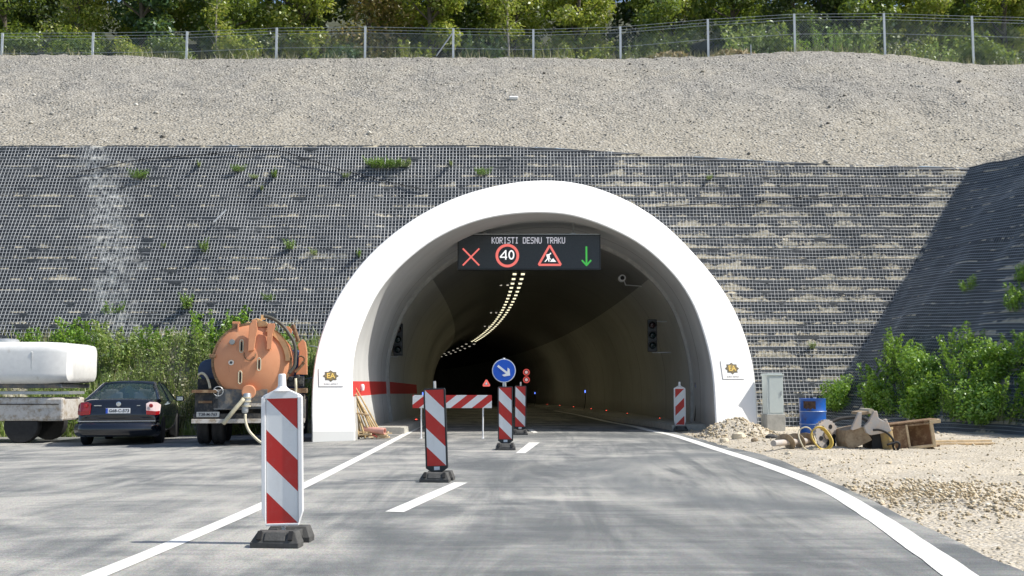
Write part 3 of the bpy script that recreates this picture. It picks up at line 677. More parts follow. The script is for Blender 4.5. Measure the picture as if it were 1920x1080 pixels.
# ------------------------------------------------------------ traffic lights, camera
M['lens_dim'] = plain('dark_lens', (.008, .022, .024), .15, var=.3); M['lens_red'] = plain('dull_red_lens', (.03, .012, .014), .15)
def tlight(label, px, py, Y, side):
    p = at(px, py, Y); t = thing('traffic_light', label, 'traffic light', p, 0, 'traffic lights inside the tunnel mouth')
    MB().box((0, .08, 0), (.27, .16, .95)).build('housing', M['dark_frame'], t, bevel=.015)
    for k, mt in ((.3, M['lens_red']), (0, M['lens_dim']), (-.3, M['lens_dim'])):
        l = MB().lathe([(.0, -.03), (.06, -.022), (.1, 0)], (0, 0.0, k), 'Y', 20).build('lens', mt, t, smooth=True)
        vs = MB(); ring_pts = [(-.118*math.cos(math.pi*i/12), -.0, k+.118*math.sin(math.pi*i/12)) for i in range(-1, 14)]
        vs.add([(a, -.002, c) for a, b, c in ring_pts]+[(a, -.15, c) for a, b, c in ring_pts], [(i, i+1, 16+i, 15+i) for i in range(14)]); vs.build('visor', M['dark_frame'], l)
    for q_, e_ in ((-.5, .55), (.42, .45)): MB().cyl((0, .1, q_), (side*e_, .15, q_), .018, n=8).build('bracket', M['galv'], t)
    return t
tlight('unlit traffic light on the left tunnel wall above the red band', 746, 636.5, 31.5, -1)
tlight('unlit traffic light on the right tunnel wall', 1223.5, 629, 31.5, 1)
p = at(1167, 521, 33); t = thing('surveillance_camera', 'small round white camera on a bracket high on the right lining', 'camera', p)
MB().lathe([(.10, 0), (.11, .02), (.11, .3), (.08, .33)], axis='Y', n=20).build('housing', M['white_plastic'], t, smooth='auto')
MB().lathe([(.03, -.004), (.065, -.001), (.065, .004)], (0, -.004, 0), 'Y', 20).build('lens', M['black_rubber'], t)
MB().cyl((.1, .2, -.2), (.65, .25, -.24), .02, n=8).cyl((.05, .2, .0), (.12, .2, -.2), .02, n=8).build('bracket', M['galv'], t)
# ------------------------------------------------------------ tunnel luminaires
def lum(name, x, y, z, w, l, mat, label, group):
    o = MB().box((0, 0, .0), (w, l, .03)).box((0, 0, .045), (w+.06, l+.08, .055), 1).build(name, [mat, M['steel']], loc=(x, y, z)); return tag(o, label, 'tunnel lamp', group)
CEIL = 5.42
l0 = lum('tunnel_lamp', 0, 0, 0, .13, .36, M['lamp'], 'glowing lamp in the double row curving away along the tunnel ceiling', 'lamps of the double ceiling row')
y = 36.2; k = 0
while y < 92:
    for dx in (-.155, .155):
        o = l0 if k == 0 else l0.copy(); 
        if k: C.objects.link(o)
        o.location = (ax(y)-.66+dx, y, CEIL+az_(y)); o.rotation_euler = (0, 0, (y-30)/520); k += 1
    y += 1.72
f0 = lum('tunnel_lamp', 0, 0, 0, .18, .3, M['lamp_far'], 'faint far lamp near the end of the visible tunnel bend', 'faint far ceiling lamps')
k = 0
for y in list(np.arange(95, 165, 4.6)):
    for dx in (-.35, .35):
        o = f0 if k == 0 else f0.copy()
        if k: C.objects.link(o)
        o.location = (ax(y)-.66+dx, y, CEIL+az_(y)-.05); o.rotation_euler = (0, 0, (y-30)/520); k += 1
for px, py, Y in ((945.5, 534.8, 44), (925.5, 586.6, 58), (913, 612, 70), (947.6, 647.7, 94)):
    for dx in (-.14, .14):
        p = at(px, py, Y); o = lum('night_lamp', p.x+dx, Y, p.z, .09, .10, M['lamp_far'], 'small single lamp beside the double ceiling row', 'small lamps beside the double row')
# real light under the lamp rows
for y in (42, 56, 72):
    ld = bpy.data.lights.new('lamp_row_light', 'AREA'); ld.shape = 'RECTANGLE'; ld.size = .5; ld.size_y = 10; ld.energy = 24; ld.color = (1, .90, .58)
    lo = bpy.data.objects.new('lamp_row_light', ld); C.objects.link(lo); lo.location = (ax(y)-.66, y, CEIL+az_(y)-.12)
# marker lights
def dot(name, p, r, mat, label, cat, group):
    o = MB().box((0, 0, .0), (r*2.6, r*2.6, r*.9), 1).lathe([(r, .4*r), (r*.8, r*.9), (r*.3, r*1.1)], n=10).build(name, [mat, M['black_rubber']], loc=p); return tag(o, label, cat, group)
for k, (px, py) in enumerate([(1200, 785), (1141, 776), (1095, 771), (1062, 768), (1033, 764), (1010, 762), (986, 760)]):
    Y = [34.6, 43, 50, 56, 64, 71, 78][k]; p = Vector((ax(Y)+3.78, Y, az_(Y)+.18)); dot('marker_light', p, .024 if Y < 50 else .036, M['red_dot'], 'tiny red marker light set in the right walkway edge', 'marker light', 'red marker lights on the right walkway')
p = ground(768, 789, .16); dot('marker_light', Vector((ax(32.6)-3.9, 32.6, .16)), .04, M['red_dot'], 'tiny red marker light on the left walkway edge', 'marker light', 'red marker light on the left walkway')
for px, py, Y, lb in ((1305, 722, 30.8, 'blue lit marker low on the right wall nearest the mouth'), (1097, 734, 46, 'blue lit marker halfway along the right wall'), (1003, 737, 66, 'farthest blue lit marker on the right wall'), (793, 738, 38.5, 'blue lit marker on the left wall beside the barrier')):
    p = at(px, py, Y); o = MB().box((0, 0, 0), (.07, .05, .14), 1).box((0, -.028, 0), (.045, .01, .10)).build('wall_marker', [M['blue_dot'], M['panel_box']], loc=p); tag(o, lb, 'marker light')
    if px > 900: MB().tube([(0, 0, -.07), (.02, .0, -.3), (-.015, -.02, -.6), (-.06, -.03, -1.02+.25*(Y > 40))], .014, 5).build('cable', M['black_rubber'], o)
# cable drop on the right wall below each blue marker
# far signs
def fsign(px, py, Y, kind, label):
    p = at(px, py, Y); t = thing('tunnel_sign', label, 'tunnel sign', p)
    if kind == 'tri':
        mb = MB(); T = [(0, .22), (.24, -.2), (-.24, -.2)]
        for (a0, a1), (b0, b1) in zip(T, T[1:]+T[:1]): bar(mb, a0, a1, b0, b1, .11, 0, .03)
        mb.build('red_triangle', M['led_red'], t); MB().prism([(0, .1), (.1, -.12), (-.1, -.12)], -.01, .01).build('white_centre', M['led_white'], t)
    else:
        for dz_ in (.21, -.21):
            r_ = ring(MB(), 0, dz_, .13, .19, 24, 0, .03).build('red_ring', emit('far_red', (.9, .12, .1), .5), t); ring(MB(), 0, dz_, .0, .09, 16, -.0, .02).build('white_centre', emit('far_white', (.9, .6, .6), .5), r_)
fsign(912, 718, 78, 'tri', 'small lit red triangle sign far down the tunnel'); fsign(987, 705, 60, 'two', 'pair of small red ringed signs one above the other in the tunnel')
# ------------------------------------------------------------ company boards on the portal face
M['gold'] = plain('gold_letter', (.80, .56, .14), .45, var=.15); M['star'] = plain('star_grey', (.10, .095, .08), .6, var=.35, scale=30); M['text_and_shadow_grey'] = plain('text_and_shadow_grey', (.30, .30, .32), .6); M['board'] = plain('board_white', (.80, .80, .79), .5, var=.02)
def text_obj(name, s, size, mat, parent, loc, ext=.002, bold=False, sx=1):
    cu = bpy.data.curves.new(name, 'FONT'); cu.body = s; cu.size = size; cu.extrude = ext; cu.align_x = 'CENTER'; cu.align_y = 'CENTER'; cu.resolution_u = 2
    if bold: cu.offset = size*.018
    tmp = bpy.data.objects.new(name, cu); C.objects.link(tmp); dg = bpy.context.evaluated_depsgraph_get(); dg.update()
    me = bpy.data.meshes.new_from_object(tmp.evaluated_get(dg)); bpy.data.objects.remove(tmp); bpy.data.curves.remove(cu)
    o = bpy.data.objects.new(name, me); C.objects.link(o); me.materials.clear(); me.materials.append(mat); o.parent = parent; o.location = loc; o.rotation_euler = (math.pi/2, 0, 0); o.scale = (sx, 1, 1); return o
nrm = Vector((.38, -1, .25)).normalized(); tx = Vector((1, .38, 0)).normalized(); tz = tx.cross(-nrm).normalized() if tx.cross(-nrm).z > 0 else (-tx.cross(-nrm)).normalized()
for px, py, lb in ((620, 708, 'white company board with gold letters on a dark star, left foot of the portal'), (1372.5, 694, 'white company board with gold letters on a dark star, right foot of the portal')):
    x, z = plane_hit(px, py); t = thing('company_board', lb, 'sign', (0, 0, 0), 0, 'company boards on the portal')
    Mx = Matrix((tx, -nrm, tz)).transposed().to_4x4(); Mx.translation = Vector((x, PL(x, z), z))+nrm*.006; t.matrix_world = Mx
    S = 1.0 if px < 900 else 1.18; w, h = .27*S, .205*S
    MB().box((0, .005, 0), (2*w, .015, 2*h)).build('panel', M['board'], t)
    MB().box((-w-.004, .0, 0), (.008, .016, 2*h)).box((0, .0, -h-.004), (2*w+.016, .016, .008)).build('edge_shadow', M['text_and_shadow_grey'], t)  # grey strips paint the board's shadow edges, left and bottom
    st = []; 
    for k in range(16): 
        a = math.pi/8*k; r_ = 1.0 if k % 2 == 0 else .76; st.append((r_*.185*S*math.sin(a)*1.0, (r_*.135*S*math.cos(a))+.035*S))
    so_ = MB().prism(st[::-1], -.008, -.003).build('star', M['star'], t)
    st2 = [(a*.82, (b-.035*S)*.82+.035*S) for a, b in st]; MB().prism(st2[::-1], -.0095, -.0075).build('star_inner', plain('star_brown', (.20, .15, .06), .6, var=.5, scale=25), so_)
    text_obj('letters', 'EA', .165*S, M['gold'], t, (0, -.013, .035*S), bold=True)
    text_obj('company_name', 'EURO ASFALT', .052*S, M['text_and_shadow_grey'], t, (0, -.004, -.155*S))
# ------------------------------------------------------------ poles and scrap at the left foot
M['bamboo'] = plain('bamboo', (.46, .34, .17), .7, var=.4, scale=12); M['pink_pipe'] = plain('pink_pipe', (.62, .33, .27), .6, var=.2); M['wood'] = plain('weathered_wood', (.38, .27, .16), .85, var=.35, scale=7, bump=.2)
M['pale_wood'] = plain('pale_wood', (.58, .45, .28), .8, var=.25, scale=7, bump=.2)
random.seed(5)
base = ground(692, 820); base.y = 25.0; base = at(690, 818, 25.0); base.z = 0.16
t = thing('pole_bundle', 'fan of thin wooden stakes leaning on the left foot of the portal', 'stakes', (base.x, base.y, .02))
for k in range(14):
    f = k/13; b0 = Vector((lerp(-.28, .36, f), -.12+.1*math.sin(k*2.1), .0+.02*k % .05)); t0 = Vector((lerp(-.5, -.36, f)+.03*math.sin(k*5), .10+.02*k*.3, 1.12+.05*math.sin(k*3)))
    MB().cyl(b0, t0, .023, .017, n=7).build('stake', M['bamboo'], t)
for z in (.12, .55, 1.0):
    x0 = lerp(-.30, -.5, z/1.15); x1 = lerp(.37, -.35, z/1.15); MB().tube([(x0, -.14, z), ((x0+x1)/2, -.17, z+.02), (x1, -.13, z-.02), ((x0+x1)/2, -.02+z*.1, z)], .02, 6, closed=True).build('tie', M['wood'], t)
t = thing('scrap_pile', 'low heap of scrap boards with a pink pipe by the walkway end', 'scrap', ground(695, 823))
mb = MB()
for k in range(11): mb.box((random.uniform(-.35, .25), random.uniform(-.1, .35), .03+k*.014), (random.uniform(.35, .7), .06, .03), rot=Matrix.Rotation(random.uniform(-.5, .5), 3, 'Z')@Matrix.Rotation(random.uniform(-.12, .12), 3, 'Y'))
mb.build('boards', M['pale_wood'], t)
mb = MB(); 
for k in range(9): mb.box((random.uniform(-.2, .35), random.uniform(-.15, .1), .05+k*.015), (random.uniform(.12, .3), .05, .02), rot=Matrix.Rotation(random.uniform(-1, 1), 3, 'Z')@Matrix.Rotation(random.uniform(-.4, .4), 3, 'Y'))
mb.build('red_scraps', plain('red_scrap', (.45, .1, .08), .6, var=.4), t)
mb = MB(); mb.lathe([(.075, -.25), (.075, .28), (.062, .28), (.062, -.25)], axis='X', n=16); o = mb.build('pipe', M['pink_pipe'], t, smooth='auto'); o.location = (.08, -.05, .2); o.rotation_euler = (0, .05, -.35)
o = MB().lathe([(.02, -.06), (.05, -.05), (.06, .02), (.055, .07), (.03, .1)], n=16).box((-.1, 0, 0), (.16, .05, .07), 1).build('wall_lamp', [M['white_plastic'], M['pale_wood']], smooth='auto'); o.location = at(679, 728, 25.9); tag(o, 'small white wall lamp on the red band above the stakes', 'lamp')
# ------------------------------------------------------------ control cabinet
cb = at(1450, 800, 28.3); t = thing('control_cabinet', 'tall pale grey electrical cabinet on a concrete plinth right of the portal', 'cabinet', (cb.x, 28.3, .02), R(8))
M['cab_grey'] = plain('cabinet_grey', (.58, .64, .62), .5, var=.04)
MB().box((0, 0, .22), (.50, .42, .46)).build('plinth', M['concrete'], t, bevel=.01)
bd = MB().box((0, 0, .45+.51), (.44, .36, 1.02)).build('cabinet_body', M['cab_grey'], t, bevel=.006)
MB().box((.02, -.183, .96), (.37, .012, .94)).build('door', M['cab_grey'], bd, bevel=.003)
MB().box((0, 0, 1.485), (.49, .41, .035)).box((0, 0, 1.51), (.42, .34, .02)).build('roof', M['cab_grey'], t, bevel=.004)
MB().box((.16, -.195, 1.0), (.02, .02, .12)).build('handle', M['galv'], bd)
# ------------------------------------------------------------ oil drum
M['drum_blue'] = dirty('drum_blue', (.01, .10, .42), (.06, .035, .025), .25, .4, 3.0)
p = ground(1525, 820); dr = thing('oil_drum', 'dented blue steel drum with a rusty patch near its top', 'drum', (p.x, p.y, .02), R(20))
rr = .305; H = .90
pr = [(0.02, .0), (rr*.97, .0), (rr, .02)]
for zc in (.3, .6): pr += [(rr, zc-.03), (rr+.014, zc-.01), (rr+.014, zc+.01), (rr, zc+.03)]
pr += [(rr, H-.02), (rr+.012, H), (rr-.01, H+.003), (rr-.02, H-.02), (.02, H-.02)]
MB().lathe(pr, n=40).build('shell', M['drum_blue'], dr, smooth='auto')
mb = MB(); a0, a1 = R(212), R(268)
vs = []
for i in range(9):
    a = lerp(a0, a1, i/8)-R(20); wob = .02*math.sin(i*2.3)
    for z in (.66+wob, .84): vs.append(((rr+.004)*math.cos(a), (rr+.004)*math.sin(a), z))
mb.add(vs, [(2*i, 2*i+2, 2*i+3, 2*i+1) for i in range(8)]); mb.build('rusty_patch', plain('rust_patch', (.075, .045, .03), .9, var=.6, scale=14, bump=.4), dr)
for zc in (.3, .6): ring_ = MB().lathe([(rr+.0135, zc-.006), (rr+.019, zc), (rr+.0135, zc+.006)], n=40).build('worn_rib', plain('worn_metal', (.5, .56, .62), .4, .3), dr)
MB().lathe([(.04, H-.02), (.04, H+.03), (.02, H+.035)], (.1, .05, 0), n=12).build('bung', M['galv'], dr)
# ------------------------------------------------------------ auger, gear, hose coils
M['mud_steel'] = dirty('muddy_steel', (.22, .15, .09), (.36, .29, .2), .7, .7, 5); M['grey_mud'] = dirty('muddy_grey', (.46, .44, .42), (.55, .45, .36), .6, .7, 6); M['yellow_steel'] = dirty('yellow_steel', (.50, .34, .08), (.32, .25, .16), .9, .6, 5)
M['hose_pale'] = plain('pale_hose', (.55, .50, .36), .6, var=.2); M['hose_yellow'] = plain('yellow_hose', (.62, .44, .08), .5, var=.2); M['hose_dark'] = plain('dark_hose', (.07, .065, .05), .6, var=.3)
p0, p1 = ground(1466, 845), ground(1546, 838); L = (p1-p0).length; ang = math.atan2(p1.y-p0.y, p1.x-p0.x)
t = thing('drill_auger', 'muddy drilling auger lying on the dirt in front of the blue drum', 'auger', (p0.x, p0.y, .15), ang)
core = MB().cyl((-.3, 0, 0), (L, 0, 0), .06, n=14).build('core', M['grey_mud'], t)
mb = MB(); vs = []; fs = []; N = 120; 
for i in range(N+1):
    f = i/N; a = f*2*math.pi*4.2; x = f*L
    vs += [(x, .055*math.cos(a), .055*math.sin(a)), (x, .165*math.cos(a), .165*math.sin(a)), (x+.02, .165*math.cos(a), .165*math.sin(a)), (x+.02, .055*math.cos(a), .055*math.sin(a))]
for i in range(N):
    for q in range(4): fs.append((4*i+q, 4*i+(q+1) % 4, 4*i+4+(q+1) % 4, 4*i+4+q))
mb.add(vs, fs).build('flight', M['mud_steel'], t, smooth='auto')
p = ground(1549, 844); t = thing('gear_wheel', 'grey steel gear disc standing on edge beside the auger end', 'gear wheel', (p.x, p.y, .30), R(25))
mb = MB(); N = 26; pts = []
for i in range(N*2): a = math.pi*i/N; r_ = .29 if i % 2 else .265; pts.append((r_*math.cos(a), r_*math.sin(a)))
mb.prism(pts[::-1], -.04, .04).build('disc', M['grey_mud'], t)
MB().lathe([(.09, -.07), (.09, .07)], axis='Y', n=20).build('hub', M['mud_steel'], t)
mb = MB(); [mb.cyl((.17*math.cos(R(a)), -.046, .17*math.sin(R(a))), (.17*math.cos(R(a)), -.038, .17*math.sin(R(a))), .045, n=12) for a in (60, 132, 204, 276, 348)]; mb.build('hole', M['black_rubber'], t)
MB().box((.10, .05, -.17), (.2, .2, .24)).build('foot_block', M['black_rubber'], t, bevel=.02)
for nm, c, r_, tlt, mt, lb in (('hose_loop', (1508, 822), .21, 8, 'hose_pale', 'pale grey hose loop standing against the auger'), ('hose_coil', (1536, 822), .22, -8, 'hose_yellow', 'coil of yellow hose hung over the auger')):
    p = ground(c[0], 846); t_ = MB()
    for q in range(1 if nm == 'hose_loop' else 3):
        t_.tube([((r_-q*.012)*math.cos(a)*(.8 if nm == 'hose_loop' else .85), .03*math.sin(3*a)+q*.03+.09*math.sin(a), (r_-q*.01)*math.sin(a)) for a in [2*math.pi*i/28 for i in range(28)]], .014, 7, closed=True)
    o = t_.build(nm, M[mt], smooth=True, loc=(p.x, p.y-.22, .25)); o.rotation_euler = (0, R(tlt), R(12)); tag(o, lb, 'hose')
p = ground(1561, 827); t = thing('pipe_stub', 'short white and grey pipe end lying between drum and clamshell bucket', 'pipe', (p.x, p.y+.2, .14), 0)
MB().lathe([(.10, 0), (.10, .28), (.08, .28), (.08, 0)], axis='X', n=18).build('white_sleeve', M['white_plastic'], t, smooth='auto'); MB().lathe([(.075, -.35), (.075, .0)], axis='X', n=16).build('grey_pipe', M['galv'], t, smooth='auto'); MB().lathe([(.11, -.06), (.11, -.02)], axis='X', n=18).build('flange', M['steel'], t)
Pp = [at(1553, 795, 26.8), at(1570, 786, 26.9), at(1590, 783, 27), at(1612, 783, 27.0), at(1630, 792, 26.7)]; Pp = [Vector((q.x, q.y, q.z)) for q in Pp]; Pp = [Vector((Pp[0].x-.2, 26.8, .06))]+Pp+[Vector((Pp[-1].x+.1, 26.6, .1))]
tag(MB().tube(catmull(Pp, 6), .045, 8).build('suction_hose', M['black_rubber'], smooth=True), 'thick black hose arching from the drum to the clamshell bucket', 'hose')
# clamshell / piling head
p = ground(1625, 847); YB = p.y
t = thing('clamshell_bucket', 'dirty grey excavator bucket with a bolted mounting bracket, lying on the dirt', 'bucket', (p.x, YB+.2, 0), 0)
def pp(x, y): q = at(1480+x/6.62, 740+y/6.62, YB+.0); return (q.x-t.location.x, q.z)
def plate(name, pts, y0, y1, mat, par=None): return MB().prism([pp(*q) for q in pts][::-1], y0, y1).build(name, mat, par or t, bevel=.012)
plate('bucket_shell', [(690, 440), (770, 420), (900, 395), (960, 470), (1020, 560), (900, 620), (770, 675), (720, 660), (690, 590)], -.25, .45, M['mud_steel'])
plate('mounting_plate', [(750, 430), (840, 220), (880, 215), (870, 400), (900, 395), (770, 440)], -.30, -.22, M['grey_mud'])
plate('mounting_plate', [(900, 395), (960, 330), (1020, 200), (1060, 200), (1080, 290), (1160, 330), (1150, 300), (1180, 300), (1240, 450), (1160, 470), (980, 500), (930, 470)], -.34, -.24, M['grey_mud'])
plate('mounting_plate', [(1000, 420), (1110, 330), (1160, 300), (1200, 330), (1250, 460), (1100, 460)], .1, .2, M['pink_pipe'] if False else M['grey_mud'])
plate('cross_tube', [(870, 215), (1010, 195), (1020, 240), (870, 250)], -.26, .3, M['mud_steel'])
MB().lathe([(.05, -.3), (.05, .3)], (pp(1000, 205)[0], 0, pp(1000, 205)[1]), 'Y', 14).build('pin', M['sand_rock'], t)
plate('drum_block', [(1025, 490), (1200, 470), (1230, 670), (1025, 690)], -.2, .35, M['black_rubber'])
plate('skid', [(975, 685), (1260, 680), (1260, 705), (985, 705)], -.35, .35, M['mud_steel'])
P2 = [(1000, 435), (1060, 430), (1130, 450), (1190, 490), (1240, 560), (1235, 640), (1270, 690), (1310, 620), (1280, 580), (1230, 590), (1150, 610)]
MB().tube(catmull([(pp(*q)[0], -.38-.01*i, pp(*q)[1]) for i, q in enumerate(P2)], 5), .022, 7).build('hydraulic_hose', M['black_rubber'], t, smooth=True)
p = ground(1668, 847); t2 = thing('yellow_cylinder', 'short yellow painted steel cylinder between the bucket and the crate', 'cylinder', (p.x+.0, p.y+.02, .0), 0)
b2 = MB().lathe([(.02, 0), (.12, 0), (.12, .40), (.14, .41), (.14, .45), (.02, .45)], n=24).build('barrel', M['yellow_steel'], t2, smooth='auto'); b2.rotation_euler = (0, R(-8), 0); o = MB().lathe([(.06, -.19), (.06, -.1)], (0, 0, .16), 'Y', 14).build('port', M['yellow_steel'], t2)
# crate of rusty boards
p = ground(1712, 848); t = thing('broken_crate', 'rusty tilted frame crate with open sides near the right end of the junk row', 'crate', (p.x, p.y+.15, .04), R(-6)); t.rotation_euler = (0, R(-7), R(-8))
M['rusty'] = dirty('rusty_brown', (.17, .095, .05), (.34, .25, .15), .5, .8, 6)
for nm, c, d, mt in (('side_plate', (-.24, 0, .24), (.44, .05, .46), 'rusty'), ('frame_bar', (.0, 0, .24), (.04, .06, .46), 'pale_wood'), ('frame_bar', (.23, 0, .03), (.44, .06, .05), 'pale_wood'), ('frame_bar', (.23, 0, .45), (.44, .06, .04), 'rusty'), ('frame_bar', (.45, 0, .24), (.06, .08, .48), 'pale_wood'), ('back_plate', (.05, .45, .24), (1.0, .04, .44), 'rusty'), ('top_board', (.02, .22, .50), (1.1, .5, .03), 'rusty'), ('end_bar', (.52, .2, .47), (.2, .5, .07), 'pale_wood'), ('bottom_board', (.05, .22, .01), (1.0, .44, .03), 'rusty')):
    MB().box(c, d).build(nm, M[mt], t, bevel=.006)
p = ground(1765, 843); t = thing('plank_stack', 'pale planks lying on the dirt right of the crate', 'planks', (p.x+.4, p.y+.3, .02), R(4))
for k in range(3): MB().box((k*.1, .1*k, .03+.045*k), (1.7-.2*k, .16, .035), rot=Matrix.Rotation(.06*k, 3, 'Z')).build('plank', M['pale_wood'], t, bevel=.004)
# ------------------------------------------------------------ vehicles
M['car_paint'] = NT('black_car_paint').set(Base_Color=(.006, .008, .014), Roughness=.12, Coat_Weight=.8, Coat_Roughness=.04).mat
M['glass'] = NT('tinted_glass').set(Base_Color=(.02, .045, .055), Roughness=.03, Alpha=.62, Specular_IOR_Level=.8).mat
M['chrome'] = NT('chrome').set(Base_Color=(.75, .77, .8), Roughness=.15, Metallic=1.0).mat
M['tail_red'] = NT('tail_red').set(Base_Color=(.32, .01, .015), Roughness=.15, Coat_Weight=.6).mat
M['tail_clear'] = NT('tail_clear').set(Base_Color=(.72, .58, .58), Roughness=.12, Coat_Weight=.6).mat
M['seat_grey'] = plain('grey_seat', (.26, .30, .31), .8); M['tyre'] = plain('tyre', (.018, .018, .019), .8, var=.3, scale=12); M['plate_white'] = plain('plate_white', (.75, .77, .8), .4, var=.05); M['plate_text'] = plain('plate_text', (.02, .02, .03), .6); M['plate_blue'] = plain('plate_blue', (.02, .08, .5), .5)
p = ground(220, 835); CARX, CARY = p.x, p.y
car = thing('parked_car', 'black four-door sedan parked beside the weedy bank, seen from behind', 'car', (CARX, CARY, gz(CARX)-.005), R(11))
# body: cross sections from rear bumper (y=0) to nose
def body_section(y, hw, zb, zs, zt, ins):   # half width, bottom, shoulder height, deck height, inset of the deck
    return [(0, zb), (hw*.80, zb), (hw*.955, zb+.05), (hw*.995, zb+.22), (hw*1.0, (zb+zs)*.52), (hw*.99, zs-.12), (hw*.965, zs-.03), (hw*.93, zs+.012), (hw-ins, zt-.012), (hw-ins-.12, zt), (0, zt+.015)]
ST = [(0.00, .78, .36, .62, .66, .12), (.02, .83, .30, .66, .72, .10), (.06, .862, .26, .74, .86, .11), (.10, .868, .25, .86, .98, .13), (.16, .872, .24, .90, 1.03, .15), (.45, .877, .22, .92, 1.045, .14), (.95, .88, .20, .93, 1.02, .10), (1.6, .882, .19, .93, .98, .06), (2.6, .882, .19, .92, .97, .06), (3.3, .88, .20, .91, .97, .08), (3.7, .872, .2, .88, .94, .14), (4.2, .85, .21, .80, .84, .2), (4.5, .80, .24, .68, .72, .2), (4.66, .70, .3, .56, .6, .2)]
vs = []; n_ = 0
for s_ in ST:
    half = body_section(*s_); full = [(x, z) for x, z in half]+[(-x, z) for x, z in half[-2:0:-1]]; n_ = len(full); vs += [(x, s_[0]+.06*(1-abs(x)/s_[1])*(-1 if s_[0] < .2 else 0)*.8, z) for x, z in full]
fs = [(k*n_+i, (k+1)*n_+i, (k+1)*n_+(i+1) % n_, k*n_+(i+1) % n_) for k in range(len(ST)-1) for i in range(n_)]+[tuple(range(n_)), tuple(range((len(ST)-1)*n_, len(ST)*n_))[::-1]]
body = MB().add(vs, fs).build('body', M['car_paint'], car, smooth='auto'); sb = body.modifiers.new('s', 'SUBSURF'); sb.levels = 1; sb.render_levels = 2
# dark wheel arches are cut visually by inner wells; wheels stand in them
# roof and pillars
roof = MB(); rs = [(.98, .60, 1.12), (1.25, .585, 1.30), (1.6, .565, 1.415), (2.1, .565, 1.452), (2.7, .575, 1.43), (3.0, .59, 1.37)]
vs = []
for y, w, z in rs: vs += [(-w, y, z-.055), (-w*.86, y, z-.012), (-w*.45, y, z), (0, y, z+.006), (w*.45, y, z), (w*.86, y, z-.012), (w, y, z-.055)]
roof.add(vs, [(k*7+i, k*7+i+1, k*7+i+8, k*7+i+7) for k in range(2, 5) for i in range(6)])
for sx in (-1, 1):
    def bar3(mb, a, b, w): mb.tube([a, b], w, 6)
    roof.tube([(sx*.80, .55, .985), (sx*.70, .98, 1.15), (sx*.60, 1.35, 1.32), (sx*.565, 1.62, 1.39)], [.05, .045, .04, .035], 8)
    roof.tube([(sx*.565, 1.6, 1.385), (sx*.565, 2.1, 1.42), (sx*.585, 2.7, 1.39), (sx*.62, 2.98, 1.31), (sx*.78, 3.6, .98)], .03, 8)
    roof.tube([(sx*.585, 2.12, 1.40), (sx*.82, 2.2, .95)], .028, 8)
roof.tube([(-.57, 1.52, 1.365), (-.3, 1.47, 1.395), (.3, 1.47, 1.395), (.57, 1.52, 1.365)], .03, 8)
ro = roof.build('roof', M['car_paint'], car, smooth='auto'); sm = ro.modifiers.new('s', 'SOLIDIFY'); sm.thickness = .02; sm.offset = -1
MB().lathe([(.02, 0), (.008, .02), (.004, .06)], (0, 1.75, 1.425), n=8).build('antenna', M['panel_box'], ro)
g = MB().add([(-.76, .58, 1.02), (-.4, .54, 1.04), (0, .53, 1.045), (.4, .54, 1.04), (.76, .58, 1.02), (.57, 1.5, 1.36), (.3, 1.45, 1.39), (0, 1.44, 1.4), (-.3, 1.45, 1.39), (-.57, 1.5, 1.36)], [(0, 1, 8, 9), (1, 2, 7, 8), (2, 3, 6, 7), (3, 4, 5, 6)]).build('rear_window', M['glass'], car, smooth=True)
MB().add([(-.74, 3.62, .97), (.74, 3.62, .97), (.58, 2.98, 1.34), (-.58, 2.98, 1.34)], [(0, 1, 2, 3)]).build('windscreen', M['glass'], car)
